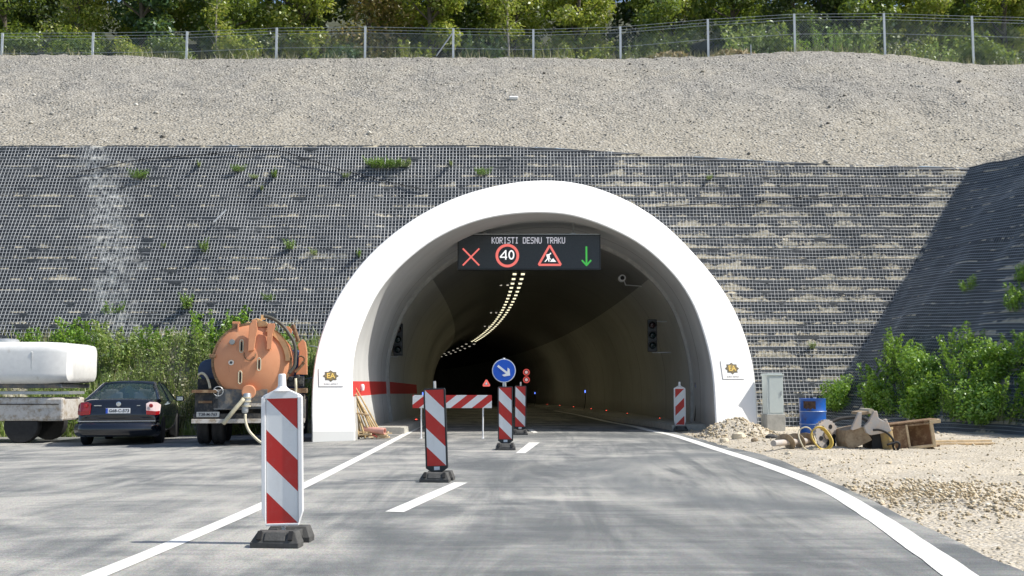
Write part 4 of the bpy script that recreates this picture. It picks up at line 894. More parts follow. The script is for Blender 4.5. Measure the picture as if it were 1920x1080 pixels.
for sx in (-1, 1):
    MB().add([(sx*.83, .95, .99), (sx*.83, 2.16, .95), (sx*.60, 2.10, 1.39), (sx*.60, 1.66, 1.37), (sx*.69, 1.2, 1.2)], [(0, 1, 2, 3, 4)]).build('side_window', M['glass'], car)
    MB().add([(sx*.83, 2.24, .95), (sx*.81, 3.45, .96), (sx*.62, 2.88, 1.34), (sx*.60, 2.16, 1.39)], [(0, 1, 2, 3)]).build('side_window', M['glass'], car)
    # rear and front seats with head rests seen through the glass
    st = MB().box((sx*.38, 1.32, .93), (.5, .14, .5)).build('rear_seat', M['seat_grey'], car, bevel=.04); MB().box((sx*.38, 1.30, 1.17), (.30, .10, .15)).build('headrest', M['seat_grey'], st, bevel=.03)
    MB().box((sx*.36, 2.3, .85), (.46, .14, .6)).box((sx*.36, 2.3, 1.2), (.25, .1, .16)).build('front_seat', M['panel_box'], car, bevel=.03)
    mi = MB().box((sx*.98, 3.1, 1.0), (.2, .1, .13)).box((sx*.88, 3.12, .97), (.08, .06, .03)).build('wing_mirror', M['car_paint'], car, bevel=.025); MB().box((sx*.985, 3.046, 1.0), (.15, .004, .09)).build('mirror_glass', M['chrome'], mi)
    # tail light wraps the corner
    tl = MB().add([(sx*.59, -.010, .93), (sx*.60, -.02, .70), (sx*.80, .005, .68), (sx*.868, .09, .70), (sx*.875, .2, .90), (sx*.80, .075, .96), (sx*.66, .015, .97)], [(0, 1, 2, 6), (2, 3, 4, 5), (2, 5, 6)][:3] if sx > 0 else [(6, 2, 1, 0), (5, 4, 3, 2), (6, 5, 2)]).build('tail_light', M['tail_clear' if sx > 0 else 'tail_red'], car); sd_ = tl.modifiers.new('s', 'SOLIDIFY'); sd_.thickness = .03; sd_.offset = 0
    rb = MB().add([(sx*.60, -.038, .78), (sx*.605, -.036, .69), (sx*.80, -.012, .675), (sx*.87, .075, .69), (sx*.876, .09, .77), (sx*.80, -.012, .76)], [(0, 1, 2, 5), (5, 2, 3, 4)]).build('red_band', M['tail_red'], tl); q = rb.modifiers.new('s', 'SOLIDIFY'); q.thickness = .012; q.offset = 0
    MB().lathe([(.045, -.012), (.03, -.02), (.005, -.02)], (sx*.70, -.025, .885), 'Y', 16).build('round_lamp', M['tail_red'], tl)
    for y in (.78, 3.62):
        w = MB().lathe([(.19, -.10), (.29, -.105), (.315, -.085), (.318, .085), (.29, .105), (.19, .10)], axis='X', n=30).build('wheel', M['tyre'], car, smooth='auto'); w.location = (sx*.79, y, .318)
        MB().lathe([(.03, .09*sx), (.08, .085*sx), (.16, .095*sx), (.19, .10*sx), (.19, -.05*sx)], axis='X', n=24).build('rim', M['galv'], w, smooth='auto')
        a_ = MB().lathe([(.37, -.01), (.37, .12)], axis='X', n=28).build('wheel_arch', M['panel_box'], car); a_.location = (sx*.80-(.045), y, .33)
MB().box((0, -.06, .545), (1.62, .02, .018)).build('bumper_trim', M['chrome'], car, bevel=.004)
for sx in (-1, 1): MB().tube([(sx*.80, -.05, .545), (sx*.86, .03, .55), (sx*.885, .15, .55)], .009, 6).build('bumper_trim', M['chrome'], car)
bp = MB(); bp.tube([(-.82, .09, .36), (-.7, -.02, .36), (0, -.06, .36), (.7, -.02, .36), (.82, .09, .36)], .165, 10); bp.build('bumper', M['car_paint'], car, smooth=True)
MB().box((0, .4, .23), (1.3, .5, .06)).box((0, 2.4, .2), (1.4, 2.6, .05)).build('underbody', M['panel_box'], car)
pl = MB().box((0, -.055, .775), (.52, .012, .115)).build('number_plate', M['plate_white'], car, bevel=.003); MB().box((-.237, -.063, .775), (.045, .004, .11)).build('blue_strip', M['plate_blue'], pl); text_obj('plate_characters', 'G68-C-573', .095, M['plate_text'], pl, (.025, -.063, .775), bold=True)
MB().lathe([(.05, 0), (.052, -.012), (.04, -.015), (.038, -.004)], (0, -.005, .925), 'Y', 24).tube([(-.034, -.014, .95), (-.014, -.014, .893), (0, -.014, .93), (.014, -.014, .893), (.034, -.014, .95)], .005, 5).build('badge', M['chrome'], car)
for x0 in (-.44,): MB().box((x0, -.02, .89), (.16, .006, .016)).build('model_badge', M['chrome'], car)
MB().box((.43, -.018, .89), (.07, .006, .014)).build('model_badge', M['chrome'], car)
MB().add([(-.70, .0, .635), (.70, .0, .635), (.70, -.03, .60), (-.70, -.03, .60)], [(0, 1, 2, 3)]).build('boot_line', M['panel_box'], car)
# ------------------------------------------------------------ vacuum truck
M['tank_orange'] = None
t_ = NT('tank_orange'); v = t_.coord(); n1 = t_.noise(v, 1.6, 6, .65); n2 = t_.noise(t_.coord(scale=(3, 3, .6)), 3.5, 6, .75)
c = t_.mix(n1, (.60, .23, .11), (.74, .36, .19)); c = t_.mix(t_.ramp(n2, [(.62, 0.0), (.76, .75)]), c, (.17, .075, .035)); c = t_.mix(t_.ramp(t_.noise(v, 5, 5, .7), [(.6, 0.0), (.8, .5)]), c, (.72, .52, .33))
t_.set(Base_Color=c, Roughness=.5); t_.bump(n1, .2, .02); M['tank_orange'] = t_.mat
M['truck_dark'] = dirty('truck_dark', (.012, .015, .02), (.11, .10, .085), .45, .6, 4); M['truck_grey'] = dirty('truck_grey', (.10, .11, .12), (.25, .21, .16), .5, .7, 5); M['cab_blue'] = dirty('cab_blue', (.01, .035, .10), (.1, .1, .1), .2, .4, 3); M['dust_white'] = dirty('dust_white', (.55, .53, .5), (.3, .24, .17), .5, .7, 6)
p = ground(466, 835); 
tr = thing('vacuum_truck', 'old orange vacuum tank truck with hoses, parked between the car and the portal', 'truck', (p.x, p.y, gz(p.x)), R(9.5))
TZ = 1.79; TR = .815; TX = .03; TL = 3.5
# tank shell and domed rear door
tank = MB().lathe([(TR*.99, .0), (TR, .04), (TR, TL), (TR*.8, TL+.18), (.05, TL+.25)], (TX, 0.0, TZ), 'Y', 48).build('tank', M['tank_orange'], tr, smooth='auto')
dm = MB().lathe([(.02, -.16), (TR*.25, -.15), (TR*.5, -.115), (TR*.75, -.06), (TR*.93, -.0), (TR*.985, .04), (TR*1.0, .05)], (TX, -.03, TZ), 'Y', 48).build('rear_door', M['tank_orange'], tr, smooth='auto')
fl = MB().lathe([(TR, .0), (TR+.035, .0), (TR+.035, .05), (TR, .05)], (TX, .0, TZ), 'Y', 48).build('door_flange', M['rusty'], tr)
for y in (1.0, 2.0, 3.0): MB().lathe([(TR, -.03), (TR+.012, -.03), (TR+.012, .03), (TR, .03)], (TX, y, TZ), 'Y', 40).build('tank_rib', M['tank_orange'], tr)
P90 = 90.0
def tp(px, py): return ((px-468.6)/P90+TX, TZ-(py-675.5)/P90)        # point on the door plane
def zoomp(x, y): return tp(380+x/8.727, 580+y/8.727)
def dep(x, z): d = min(1, math.hypot(x-TX, z-TZ)/TR); return -.20+.16*d*d
def tplate(name, pts, th=.05, mat='tank_orange', y=None, par=tr):
    Q = [zoomp(*q) for q in pts]; yy = y if y is not None else min(dep(*q) for q in Q)-.01; return MB().prism(Q[::-1], yy-th, yy+.03).build(name, M[mat], par, bevel=.008)
tplate('lifting_strap', [(735, 230), (790, 130), (850, 130), (870, 300), (850, 400), (820, 640), (720, 660), (725, 420)], .06)
tplate('lifting_strap', [(1030, 190), (1150, 190), (1160, 240), (1120, 360), (1105, 620), (1025, 630)], .06)
for cx_, cy_ in ((610, 575), (905, 880), (597, 1100)):
    x, z = zoomp(cx_, cy_); h = .105; w = .033; y = dep(x, z)-.02
    MB().tube([(x-w, y, z-h), (x-w, y, z+h), (x-w*.4, y, z+h+.03), (x+w*.4, y, z+h+.03), (x+w, y, z+h), (x+w, y, z-h), (x+w*.4, y, z-h-.03), (x-w*.4, y, z-h-.03)], .013, 6, closed=True).build('grab_handle', M['hose_pale'], tr); MB().box((x, y+.012, z), (.035, .008, .19)).build('handle_slot', M['black_rubber'], tr)
x, z = zoomp(455, 505); MB().lathe([(.055, -.10), (.06, -.09), (.06, .06)], (x, dep(x, z), z), 'Y', 20).build('pressure_gauge', M['steel'], tr, smooth='auto')
x, z = zoomp(445, 850); sg = MB().lathe([(.035, -.02), (.058, -.02), (.06, .03)], (x, dep(x, z), z), 'Y', 20).build('sight_glass', M['dust_white'], tr); MB().lathe([(.005, -.024), (.03, -.022)], (x, dep(x, z), z), 'Y', 14).build('glass_disc', M['panel_black'], sg)
x, z = zoomp(750, 715); MB().tube([(x+.12*math.cos(a), dep(x, z)-.012, z+.12*math.sin(a)) for a in [R(160+i*14) for i in range(16)]], .012, 6).build('pipe_ring', M['rusty'], tr)
tplate('filler_box', [(430, 150), (560, 150), (560, 190), (430, 190)], .05, 'tank_orange', .1); tplate('filler_neck', [(430, 190), (525, 190), (510, 310), (430, 310)], .05, 'rusty', .1); tplate('top_plate', [(525, 190), (550, 190), (560, 560), (520, 560), (520, 320)], .05, 'tank_orange', -.0)
# arched guard on the right rim
mb = MB(); vs = []
for i in range(15):
    a = R(66-i*4.6); 
    for r_, yy in ((TR*.88, -.10), (TR*1.0, -.10), (TR*1.0, .0), (TR*.88, -.0)): vs.append((TX+r_*math.cos(a), yy, TZ+r_*math.sin(a)))
mb.add(vs, [(4*i+q, 4*i+(q+1) % 4, 4*i+4+(q+1) % 4, 4*i+4+q) for i in range(14) for q in range(4)]).build('rim_guard', plain('pale_orange', (.72, .42, .2), .55, var=.15), tr)
tp_ = MB(); 
for q in ([(850, 120), (1000, 150), (1040, 230), (870, 240)],): tp_.prism([zoomp(*a) for a in q][::-1], -.05, .25)
tp_.box((zoomp(940, 70)[0], .1, zoomp(940, 70)[1]), (.09, .1, .1)); tp_.tube([(zoomp(*a)[0], .05, zoomp(*a)[1]) for a in ((600, 220), (700, 160), (790, 200), (760, 130), (830, 100), (930, 130))], .015, 6); tp_.build('top_fitting', plain('pale_orange_b', (.74, .47, .22), .55, var=.2), tr)
H_ = [(960, 60), (1060, 80), (1180, 140), (1300, 240), (1400, 380), (1470, 500), (1500, 640), (1500, 780), (1490, 900), (1440, 980), (1400, 1030)]
MB().tube(catmull([(zoomp(*q)[0], -.07-.012*i, zoomp(*q)[1]) for i, q in enumerate(H_)], 5), .036, 9).build('draped_hose', M['hose_dark'], tr, smooth=True)
tplate('boom_box', [(1520, 520), (1600, 430), (1650, 470), (1680, 640), (1690, 1047), (1500, 1047), (1540, 900), (1550, 640)], .4, 'tank_orange', .9); tplate('boom_arm', [(1250, 210), (1380, 220), (1420, 270), (1410, 330), (1340, 300)], .2, 'tank_orange', .5)
a, b = zoomp(1440, 190), zoomp(1540, 480); MB().cyl((a[0], .2, a[1]), (b[0], .2, b[1]), .045, n=12).build('hydraulic_ram', M['rusty'], tr, smooth='auto'); a, b = zoomp(1490, 1010), zoomp(1640, 840); MB().cyl((a[0], .3, a[1]), (b[0], .3, b[1]), .035, n=10).build('hydraulic_ram', M['rusty'], tr)
P2 = [(1540, 740), (1590, 730), (1640, 760), (1640, 820), (1600, 830)]; MB().tube(catmull([(zoomp(*q)[0], .25, zoomp(*q)[1]) for q in P2], 4), .02, 6).build('pipe_bend', M['rusty'], tr)
tplate('hinge_lug', [(1365, 765), (1450, 765), (1450, 780), (1365, 785)], .06, 'rusty', -.03); tplate('hinge_lug', [(80, 710), (180, 710), (180, 770), (80, 770)], .06, 'rusty', -.0)
def gp(px, py): return ((px-466)/P90, (835-py)/P90)    # whole truck, rear plane
# outlet, couplings, hoses
x, z = gp(466, 732); ou = MB().lathe([(.13, -.28), (.15, -.27), (.15, -.22), (.12, -.2), (.12, .02)], (x, -.0, z), 'Y', 24).build('outlet_pipe', M['tank_orange'], tr, smooth='auto')
MB().tube(catmull([(x-.03, -.26, z-.05), (x-.03, -.30, z-.18), (x-.06, -.31, z-.32), (x-.07, -.31, z-.45)], 4), [.085]*4+[.075]*4+[.07]*4+[.05], 14).build('coupling', M['galv'], tr, smooth='auto')
for k in (.12, .2, .3): MB().lathe([(.1, -.015), (.1, .015)], (x-.045, -.30, z-k), 'Z', 18).build('clamp_ring', M['hose_pale'], tr)
a = gp(458, 745); b = gp(421, 792); MB().tube(catmull([(a[0], -.36, a[1]), ((a[0]+b[0])/2-.02, -.42, (a[1]+b[1])/2-.02), (b[0], -.36, b[1])], 5), .045, 10).build('suction_hose', M['hose_pale'], tr, smooth=True)
H_ = [(461, 776), (462, 790), (468, 806), (479, 819), (491, 829), (503, 834)]; MB().tube(catmull([(gp(*q)[0], -.34-.02*i, gp(*q)[1]+.02) for i, q in enumerate(H_)], 5), .028, 8).build('drain_hose', plain('cream_hose', (.66, .6, .45), .6), tr, smooth=True)
# chassis, bumper, boxes
mb = MB(); 
for sx in (-.38, .38): mb.box((sx, 3.3, .82), (.08, 6.4, .2))
mb.box((0, .5, .72), (.8, .1, .2)); mb.box((0, 3.0, .72), (.8, .1, .16)); mb.build('chassis_frame', M['truck_dark'], tr)
MB().box((0, -.12, .525), (2.36, .10, .09)).build('rear_bumper', M['dust_white'], tr, bevel=.006); MB().box((0, -.08, .63), (2.3, .06, .10)).build('bumper_beam', M['truck_dark'], tr)
for sx in (-1, 1): MB().box((sx*.7, .0, .75), (.1, .2, .5)).build('bumper_bracket', M['truck_dark'], tr)
a = gp(368, 734); b = gp(400, 790); MB().box(((a[0]+b[0])/2, -.02, (a[1]+b[1])/2+.02), (b[0]-a[0]+.08, .12, a[1]-b[1])).build('lamp_box', M['truck_dark'], tr, bevel=.01); MB().box(((a[0]+b[0])/2, -.09, .93), (.28, .02, .05)).build('marker_strip', M['rusty'], tr)
a = gp(399, 727); b = gp(500, 765); mb = MB().box(((a[0]+b[0])/2, -.04, (a[1]+b[1])/2), (b[0]-a[0], .08, a[1]-b[1])); mb.box(((a[0]+b[0])/2-.25, -.09, b[1]+.0), (.6, .04, .03)); mb.build('rear_panel', M['truck_grey'], tr, bevel=.006)
mb = MB().box((.28, -.07, gp(0, 757)[1]), (.85, .05, .07)); mb.build('ledge', M['dust_white'], tr)
x, z = gp(408, 731); w_ = MB().tube([(x+.1*math.cos(2*math.pi*i/20), -.14, z+.1*math.sin(2*math.pi*i/20)) for i in range(20)], .01, 6, closed=True); [w_.cyl((x, -.14, z), (x+.1*math.cos(R(a)), -.14, z+.1*math.sin(R(a))), .008, n=6) for a in (30, 150, 270)]; w_.cyl((x, -.15, z), (x, .0, z), .014, n=8).build('hand_wheel', M['galv'], tr)
pl = MB().box((gp(390, 775)[0], -.14, gp(390, 775)[1]), (.47, .012, .11)).build('number_plate', plain('dirty_plate', (.30, .32, .33), .6, var=.2, scale=20), tr); text_obj('plate_characters', 'T38-M-763', .085, M['plate_text'], pl, (gp(390, 775)[0], -.148, gp(390, 775)[1]), bold=True)
bt = MB().lathe([(.02, 0), (.24, .02), (.25, .08), (.25, .9), (.02, .95)], (gp(384, 690)[0], .5, gp(384, 690)[1]), 'Y', 22).build('side_tank', M['cab_blue'], tr, smooth='auto')
MB().box((gp(384, 715)[0], 1.2, gp(0, 722)[1]), (.46, 1.6, .34)).build('side_box', M['truck_dark'], tr, bevel=.02); MB().box((gp(382, 730)[0], .9, gp(0, 731)[1]), (.5, 2.2, .06)).build('side_board', M['rusty'], tr)
H_ = [(366, 699), (374, 696), (382, 702), (388, 714), (391, 726)]; MB().tube(catmull([(gp(*q)[0], .25-.05*i, gp(*q)[1]) for i, q in enumerate(H_)], 5), .028, 8).build('side_hose', M['hose_pale'], tr, smooth=True)
# right side pump group
mb = MB(); q = gp(552, 712); mb.box((q[0], .35, q[1]), (.36, .5, .22)); 
for dx, dz in ((-.1, .06), (.05, .1), (.12, -.02)): mb.cyl((q[0]+dx, .0, q[1]+dz), (q[0]+dx, .3, q[1]+dz), .05, n=10)
mb.build('pump_unit', M['truck_dark'], tr, bevel=.01); MB().box((q[0], .5, q[1]-.2), (.5, .9, .1)).build('pump_shelf', M['rusty'], tr)
H_ = [(553, 706), (554, 725), (553, 745), (551, 765)]; MB().tube([(gp(*a)[0], -.03, gp(*a)[1]) for a in H_], .028, 8).build('side_hose', M['hose_pale'], tr, smooth=True)
MB().box((1.0, 1.6, .72), (.34, 1.5, .5)).build('tool_box', M['truck_grey'], tr, bevel=.02)
mb = MB(); 
for k in range(5): mb.cyl((1.12, .2+k*.35, .35), (1.14, .2+k*.35, 1.05), .02, n=6)
mb.box((1.13, .9, .35), (.04, 1.7, .04)); mb.build('side_guard', M['truck_grey'], tr)
for sx in (-1, 1):
    for y, ws in ((1.0, (.99, .68)), (2.25, (.99, .68)), (5.5, (.99,))):
        for wx in ws:
            w = MB().lathe([(.25, -.12), (.46, -.125), (.495, -.10), (.5, -.03), (.49, -.025), (.49, .025), (.5, .03), (.495, .10), (.46, .125), (.25, .12)], axis='X', n=30).build('wheel', M['tyre'], tr, smooth='auto'); w.location = (sx*wx, y-.35, .5)
            MB().lathe([(.05, .02*sx), (.12, .03*sx), (.2, .10*sx), (.25, .12*sx), (.25, -.1*sx)], axis='X', n=20).build('rim', M['truck_grey'], w, smooth='auto')
    MB().box((sx*.84, 1.3, 1.06), (.62, 2.4, .03)).build('mudguard', M['truck_dark'], tr)
mb = MB().box((0, .65, .5), (1.3, .12, .12)); mb.cyl((0, .5, .5), (0, 2.3, .55), .05); mb.build('rear_axle', M['truck_dark'], tr)
# cab
cabp = [(-1.1, .75), (1.0, .75), (1.0, 1.7), (.9, 2.2), (-1.0, 2.2), (-1.1, 1.7)]
cab = MB().prism(cabp[::-1], 4.75, 6.4).build('cab', M['cab_blue'], tr, bevel=.06); MB().box((0, 4.74, 1.9), (1.5, .02, .4)).build('cab_window', M['panel_black'], cab)
for sx in (-1, 1):
    m_ = MB().tube(catmull([(sx*1.12, 6.2, 2.35), (sx*1.35, 6.15, 2.3), (sx*1.42, 6.1, 2.05)], 5), .012, 6).build('mirror_arm', M['galv'], cab); MB().tube([(sx*1.0, 6.2, 1.45), (sx*1.42, 6.1, 1.5)], .012, 6).build('mirror_arm', M['galv'], cab); h_ = MB().box((sx*1.42, 6.08, 1.75), (.20, .07, .48)).build('mirror_housing', M['dark_frame'], m_, bevel=.02); 
    MB().box((sx*1.34, 5.98, 1.92), (.10, .07, .18)).build('side_repeater', M['white_plastic'], cab, bevel=.02)
# ------------------------------------------------------------ white tank trailer at the far left
tw = thing('tank_trailer', 'white rounded tank on a grey chassis at the far left behind the black car', 'trailer', (-13.55, 26.3, gz(-13)), 0)
def rrect(w, h, r, n=7):
    P = []
    for cx_, cz, a0 in ((w-r, h-r, 0), (-w+r, h-r, 90), (-w+r, -h+r, 180), (w-r, -h+r, 270)):
        for i in range(n+1): a = R(a0+90*i/n); P.append((cx_+r*math.cos(a), cz+r*math.sin(a)))
    return P
vs = []; XS = [(-3.0, .75), (-2.95, .9), (-2.8, .98), (-2.5, 1.0), (2.4, 1.0), (2.78, .97), (2.98, .88), (3.04, .72)]; m_ = 0
for x, s in XS:
    q = rrect(1.05*s, .50*s, .24*s); m_ = len(q); vs += [(x, a, b+1.90+(.0)) for a, b in q]
fs = [(k*m_+i, k*m_+(i+1) % m_, (k+1)*m_+(i+1) % m_, (k+1)*m_+i) for k in range(len(XS)-1) for i in range(m_)]+[tuple(range(m_)), tuple(range((len(XS)-1)*m_, len(XS)*m_))]
MB().add(vs, fs).build('tank', dirty('tank_white', (.78, .78, .76), (.5, .47, .42), .15, .4, 1.5), tw, smooth='auto')
for x_ in (-2.2, 0.2, 2.2): MB().tube([(x_, 1.01*a, 1.9+.487*b) for a, b in ((-.72, -1), (-1.02, -.5), (-1.04, .5), (-.72, 1.01), (.72, 1.01), (1.04, .5), (1.02, -.5), (.72, -1))], .02, 6).build('strap', M['galv'], tw)
MB().lathe([(.28, 0), (.28, .08), (.24, .11), (.02, .13)], (1.2, -.2, 2.38), n=24).build('hatch', M['galv'], tw, smooth='auto'); MB().box((0, 0, 1.35), (5.7, 1.7, .10)).build('saddle', M['truck_grey'], tw, bevel=.02); MB().box((.1, -.3, 1.19), (5.8, .9, .07)).build('frame_rail', M['galv'], tw); MB().box((.1, -.2, .80), (5.6, 1.3, .55)).build('side_locker', M['dust_white'], tw, bevel=.05); MB().box((.1, -.865, .92), (5.4, .015, .02)).build('locker_seam', M['black_rubber'], tw)
for sx in (-1.9, -.9, 1.9):
    for y in (-.7, .8):
        w = MB().lathe([(.2, -.12), (.4, -.12), (.42, -.08), (.42, .08), (.4, .12), (.2, .12)], axis='Y', n=26).build('wheel', M['tyre'], tw, smooth='auto'); w.location = (sx, y, .42); MB().lathe([(.05, -.08), (.2, -.11), (.2, .1)], axis='Y', n=18).build('rim', M['galv'], w)
# ------------------------------------------------------------ fence
posts_px = [(-160, 64, 108), (5, 62, 106), (175, 61, 104), (351, 59, 110), (519, 52, 111), (685, 50, 109), (850, 53, 108), (1000, 55, 109), (1163, 50, 111), (1327, 36, 106), (1489, 26, 97), (1657, 25, 101), (1822, 30, 112), (1990, 34, 116)]
FY = CY+.25
fen = thing('wire_fence', 'chain-link fence on thin pale posts along the top of the gravel slope', 'fence', (0, FY, 14.5))
tops = []
for a, b, c in posts_px:
    q = at(a, b, FY); zb = crz(q.x)-.35; tops.append((q.x, q.z)); mb = MB().box((q.x, 0, (q.z+zb)/2-14.5), (.095, .06, q.z-zb)); mb.build('fence_post', M['fence_post'] if 'fence_post' in M else M['white_plastic'], fen)
q = at(850, 60, FY); q2 = at(818, 106, FY); MB().tube([(q.x, -.03, q.z-14.5), (q2.x, -.05, q2.z-14.5)], .035, 6).build('brace_strut', M['galv'], fen)
def ftop(x): return interp(x, tops)-.30
lines = []; x = tops[0][0]; 
M['fence_wire'] = plain('fence_wire', (.30, .34, .34), .5, .3)
cell = .085
while x < tops[-1][0]:
    zb = crz(x)-.3; h = ftop(x)-zb
    for sgn in (-1, 1): lines.append(([(x, FY, zb), (x+sgn*h, FY, zb+h)], (.7, 0, -.7*sgn)))
    x += cell*1.41
rel(ribbons('chain_link', lines, .007, M['fence_wire']), fen)
for dz_ in (.0, -.30+.005, -.16, -.95):
    P = [(tx_, -.02, z_-14.5+dz_+(-.02 if dz_ == 0 else 0)) for tx_, z_ in tops]; MB().tube(P, .009, 4).build('tension_wire', M['galv'], fen)
p = at(1408, 96, FY-.4); o = MB().cyl((0, 0, -.5), (0, 0, .3), .025, n=6).build('marker_peg', M['galv'], loc=(p.x, p.y, p.z-.0)); tag(o, 'short pale peg on the slope crest near the fence', 'peg')
# ------------------------------------------------------------ foliage builders
rng = np.random.default_rng(7)
def leaves(centres, n, size, seed, flat=.35, elong=1.6):
    """centres: (x,y,z,rx,ry,rz); leaf diamonds spread mostly on clump shells"""
    g = np.random.default_rng(seed); Cn = np.array(centres, dtype=float); w = (Cn[:, 3]*Cn[:, 5]); idx = g.choice(len(Cn), n, p=w/w.sum())
    d = g.normal(size=(n, 3)); d /= np.linalg.norm(d, axis=1)[:, None]; r = g.uniform(.25, 1.12, n)**.6
    P = Cn[idx, :3]+d*r[:, None]*Cn[idx, 3:6]
    nrm = d*.5+g.normal(size=(n, 3))*.55+np.array([0, 0, .5]); nrm /= np.linalg.norm(nrm, axis=1)[:, None]
    return quads(P, nrm, size*g.uniform(.6, 1.35, n), g, elong)
def quads(P, nrm, s, g, elong=1.6):
    n = len(P); a = np.cross(nrm, g.normal(size=(n, 3))); a /= np.linalg.norm(a, axis=1)[:, None]; b = np.cross(nrm, a)
    s = s[:, None]; V = np.stack([P-a*s*elong*.5, P-b*s*.42+nrm*s*.08, P+a*s*elong*.5, P+b*s*.42+nrm*s*.08], axis=1).reshape(-1, 3)
    return V, np.arange(4*n).reshape(n, 4)
def shoots(seed, ns, h, spread, ls, lps, lean=.25):
    g = np.random.default_rng(seed); Vs = []; stems = []
    for k in range(ns):
        a = g.uniform(0, 2*math.pi); r = spread*g.uniform(0, 1)**.6; b = np.array([r*math.cos(a), r*math.sin(a), -.05]); hh = h*g.uniform(.5, 1.1); t = b+np.array([math.cos(a)*lean*hh*g.uniform(.2, 1.2), math.sin(a)*lean*hh*g.uniform(.2, 1.2), hh])
        stems.append((b, t)); f = g.uniform(.12, 1, lps)**.8; P = b+(t-b)*f[:, None]+g.normal(size=(lps, 3))*np.array([.055, .055, .03])*(1.3-f)[:, None]*(1+h*.5)
        Vs.append(P)
    P = np.concatenate(Vs); n = len(P); nrm = g.normal(size=(n, 3))*.6+np.array([0, -.1, .6]); nrm /= np.linalg.norm(nrm, axis=1)[:, None]
    return quads(P, nrm, ls*g.uniform(.6, 1.4, n), g, 1.9), stems
LM = {'wood_a': leafmat('leaf_yellow_green', [(.07, .11, .015), (.22, .31, .035), (.36, .43, .05), (.46, .48, .09), (.45, .38, .12)], .55),
      'wood_b': leafmat('leaf_mid_green', [(.04, .08, .012), (.10, .17, .025), (.19, .27, .035), (.30, .33, .06)], .5),
      'wood_c': leafmat('leaf_dark', [(.012, .03, .008), (.03, .06, .014), (.06, .10, .02), (.12, .14, .03)]),
      'wood_d': leafmat('leaf_rusty', [(.09, .11, .02), (.22, .2, .04), (.34, .26, .08), (.38, .23, .09)]),
      'wood_e': leafmat('leaf_blue_green', [(.03, .08, .035), (.06, .13, .05), (.10, .19, .06)]),
      'bright': leafmat('leaf_bright', [(.07, .18, .015), (.15, .32, .02), (.27, .48, .05), (.42, .62, .12)], .5),
      'weed': leafmat('weed_green', [(.13, .23, .04), (.26, .40, .09), (.42, .52, .17), (.58, .60, .33)], .5),
      'weed_dry': leafmat('weed_dry', [(.18, .2, .07), (.33, .33, .15), (.47, .43, .26), (.58, .53, .38)], .35),
      'straw': leafmat('straw', [(.30, .24, .11), (.48, .38, .2), (.6, .48, .27)], .1)}
M['bark'] = plain('bark', (.11, .095, .075), .95, var=.4, scale=4, bump=.5); M['stem'] = plain('stem', (.10, .12, .05), .8, var=.3)
def tree_proto(seed, h, w, n, leaf):
    rd = random.Random(seed); cents = []; tk = MB(); lean = rd.uniform(-.3, .3)
    tk.tube([(0, 0, -.4), (.03*h*lean, 0, h*.3), (.08*h*lean, .02*h, h*.6), (.1*h*lean, 0, h*.92)], [.035*h*.6, .026*h*.6, .016*h*.6, .004*h], 8)
    for k in range(17):
        f = rd.uniform(.12, 1) if k > 6 else .05+.13*k; a = rd.uniform(0, 6.28) if k > 8 else k*2.4; rr_ = w*(.5 if f < .3 else .62 if f < .7 else .42)*rd.uniform(.45, 1.05)
        c = (math.cos(a)*rr_+.08*h*lean*f, math.sin(a)*rr_, h*(.08+.88*f)); s = w*rd.uniform(.24, .42)
        cents.append((*c, s, s, s*rd.uniform(.55, .8)))
        b = (.08*h*lean*f, 0, max(.1, c[2]-h*.14)); tk.tube([b, ((b[0]+c[0])/2, c[1]/2, c[2]-.08*h), (c[0]*.95, c[1]*.95, c[2])], [.008*h, .006*h, .002*h], 5)
    V, Q = leaves(cents, n, leaf, seed+100); return tk, V, Q
protos = []
for k, (h, w, n, lf) in enumerate([(7.0, 2.6, 6500, .14), (6.0, 2.9, 6500, .13), (7.5, 2.3, 6000, .15), (5.0, 2.3, 5500, .12)]):
    tk, V, Q = tree_proto(20+k, h, w, n, lf); tm = bpy.data.meshes.new('trunk'); tm.from_pydata(tk.v, [], tk.f); tm.materials.append(M['bark']); protos.append((tm, V, Q, h))
crown_mesh = {}
def tree(k, mat, x, y, z, s, rz, label):
    t = thing('broadleaf_tree', label, 'tree', (x, y, z), rz, 'trees beyond the fence'); t.scale = (s, s, s*.98)
    o = bpy.data.objects.new('trunk', protos[k][0]); C.objects.link(o); o.parent = t
    if (k, mat) not in crown_mesh: crown_mesh[(k, mat)] = fast_mesh('crown', protos[k][1], protos[k][2], LM[mat], False)
    o = bpy.data.objects.new('crown', crown_mesh[(k, mat)]); C.objects.link(o); o.parent = t; return t
def zt(x, y): 
    d = y-CY; return crz(x)-.55+(-.0 if d < 1.2 else .42*(d-1.2))
desc = {'wood_a': 'yellow green', 'wood_b': 'mid green', 'wood_c': 'dark green', 'wood_d': 'rusty brown tinged', 'wood_e': 'bluish green'}
ordn = ['first', 'second', 'third', 'fourth', 'fifth', 'sixth', 'seventh', 'eighth', 'ninth', 'tenth', 'eleventh', 'twelfth', 'thirteenth', 'fourteenth', 'fifteenth', 'sixteenth']
front = ['wood_b', 'wood_a', 'wood_e', 'wood_b', 'wood_a', 'wood_d', 'wood_a', 'wood_a', 'wood_a', 'wood_b', 'wood_b', 'wood_c', 'wood_b', 'wood_a', 'wood_a']
rd = random.Random(3)
for k, mt in enumerate(front):
    x = -25+k*3.55+rd.uniform(-.6, .6); y = 51.5+rd.uniform(-.8, 1.6); tree(k % 4, mt, x, y, zt(x, y), rd.uniform(.8, 1.05), rd.uniform(0, 6.2), '%s leafy tree, %s from left in the front row' % (desc[mt], ordn[k]))
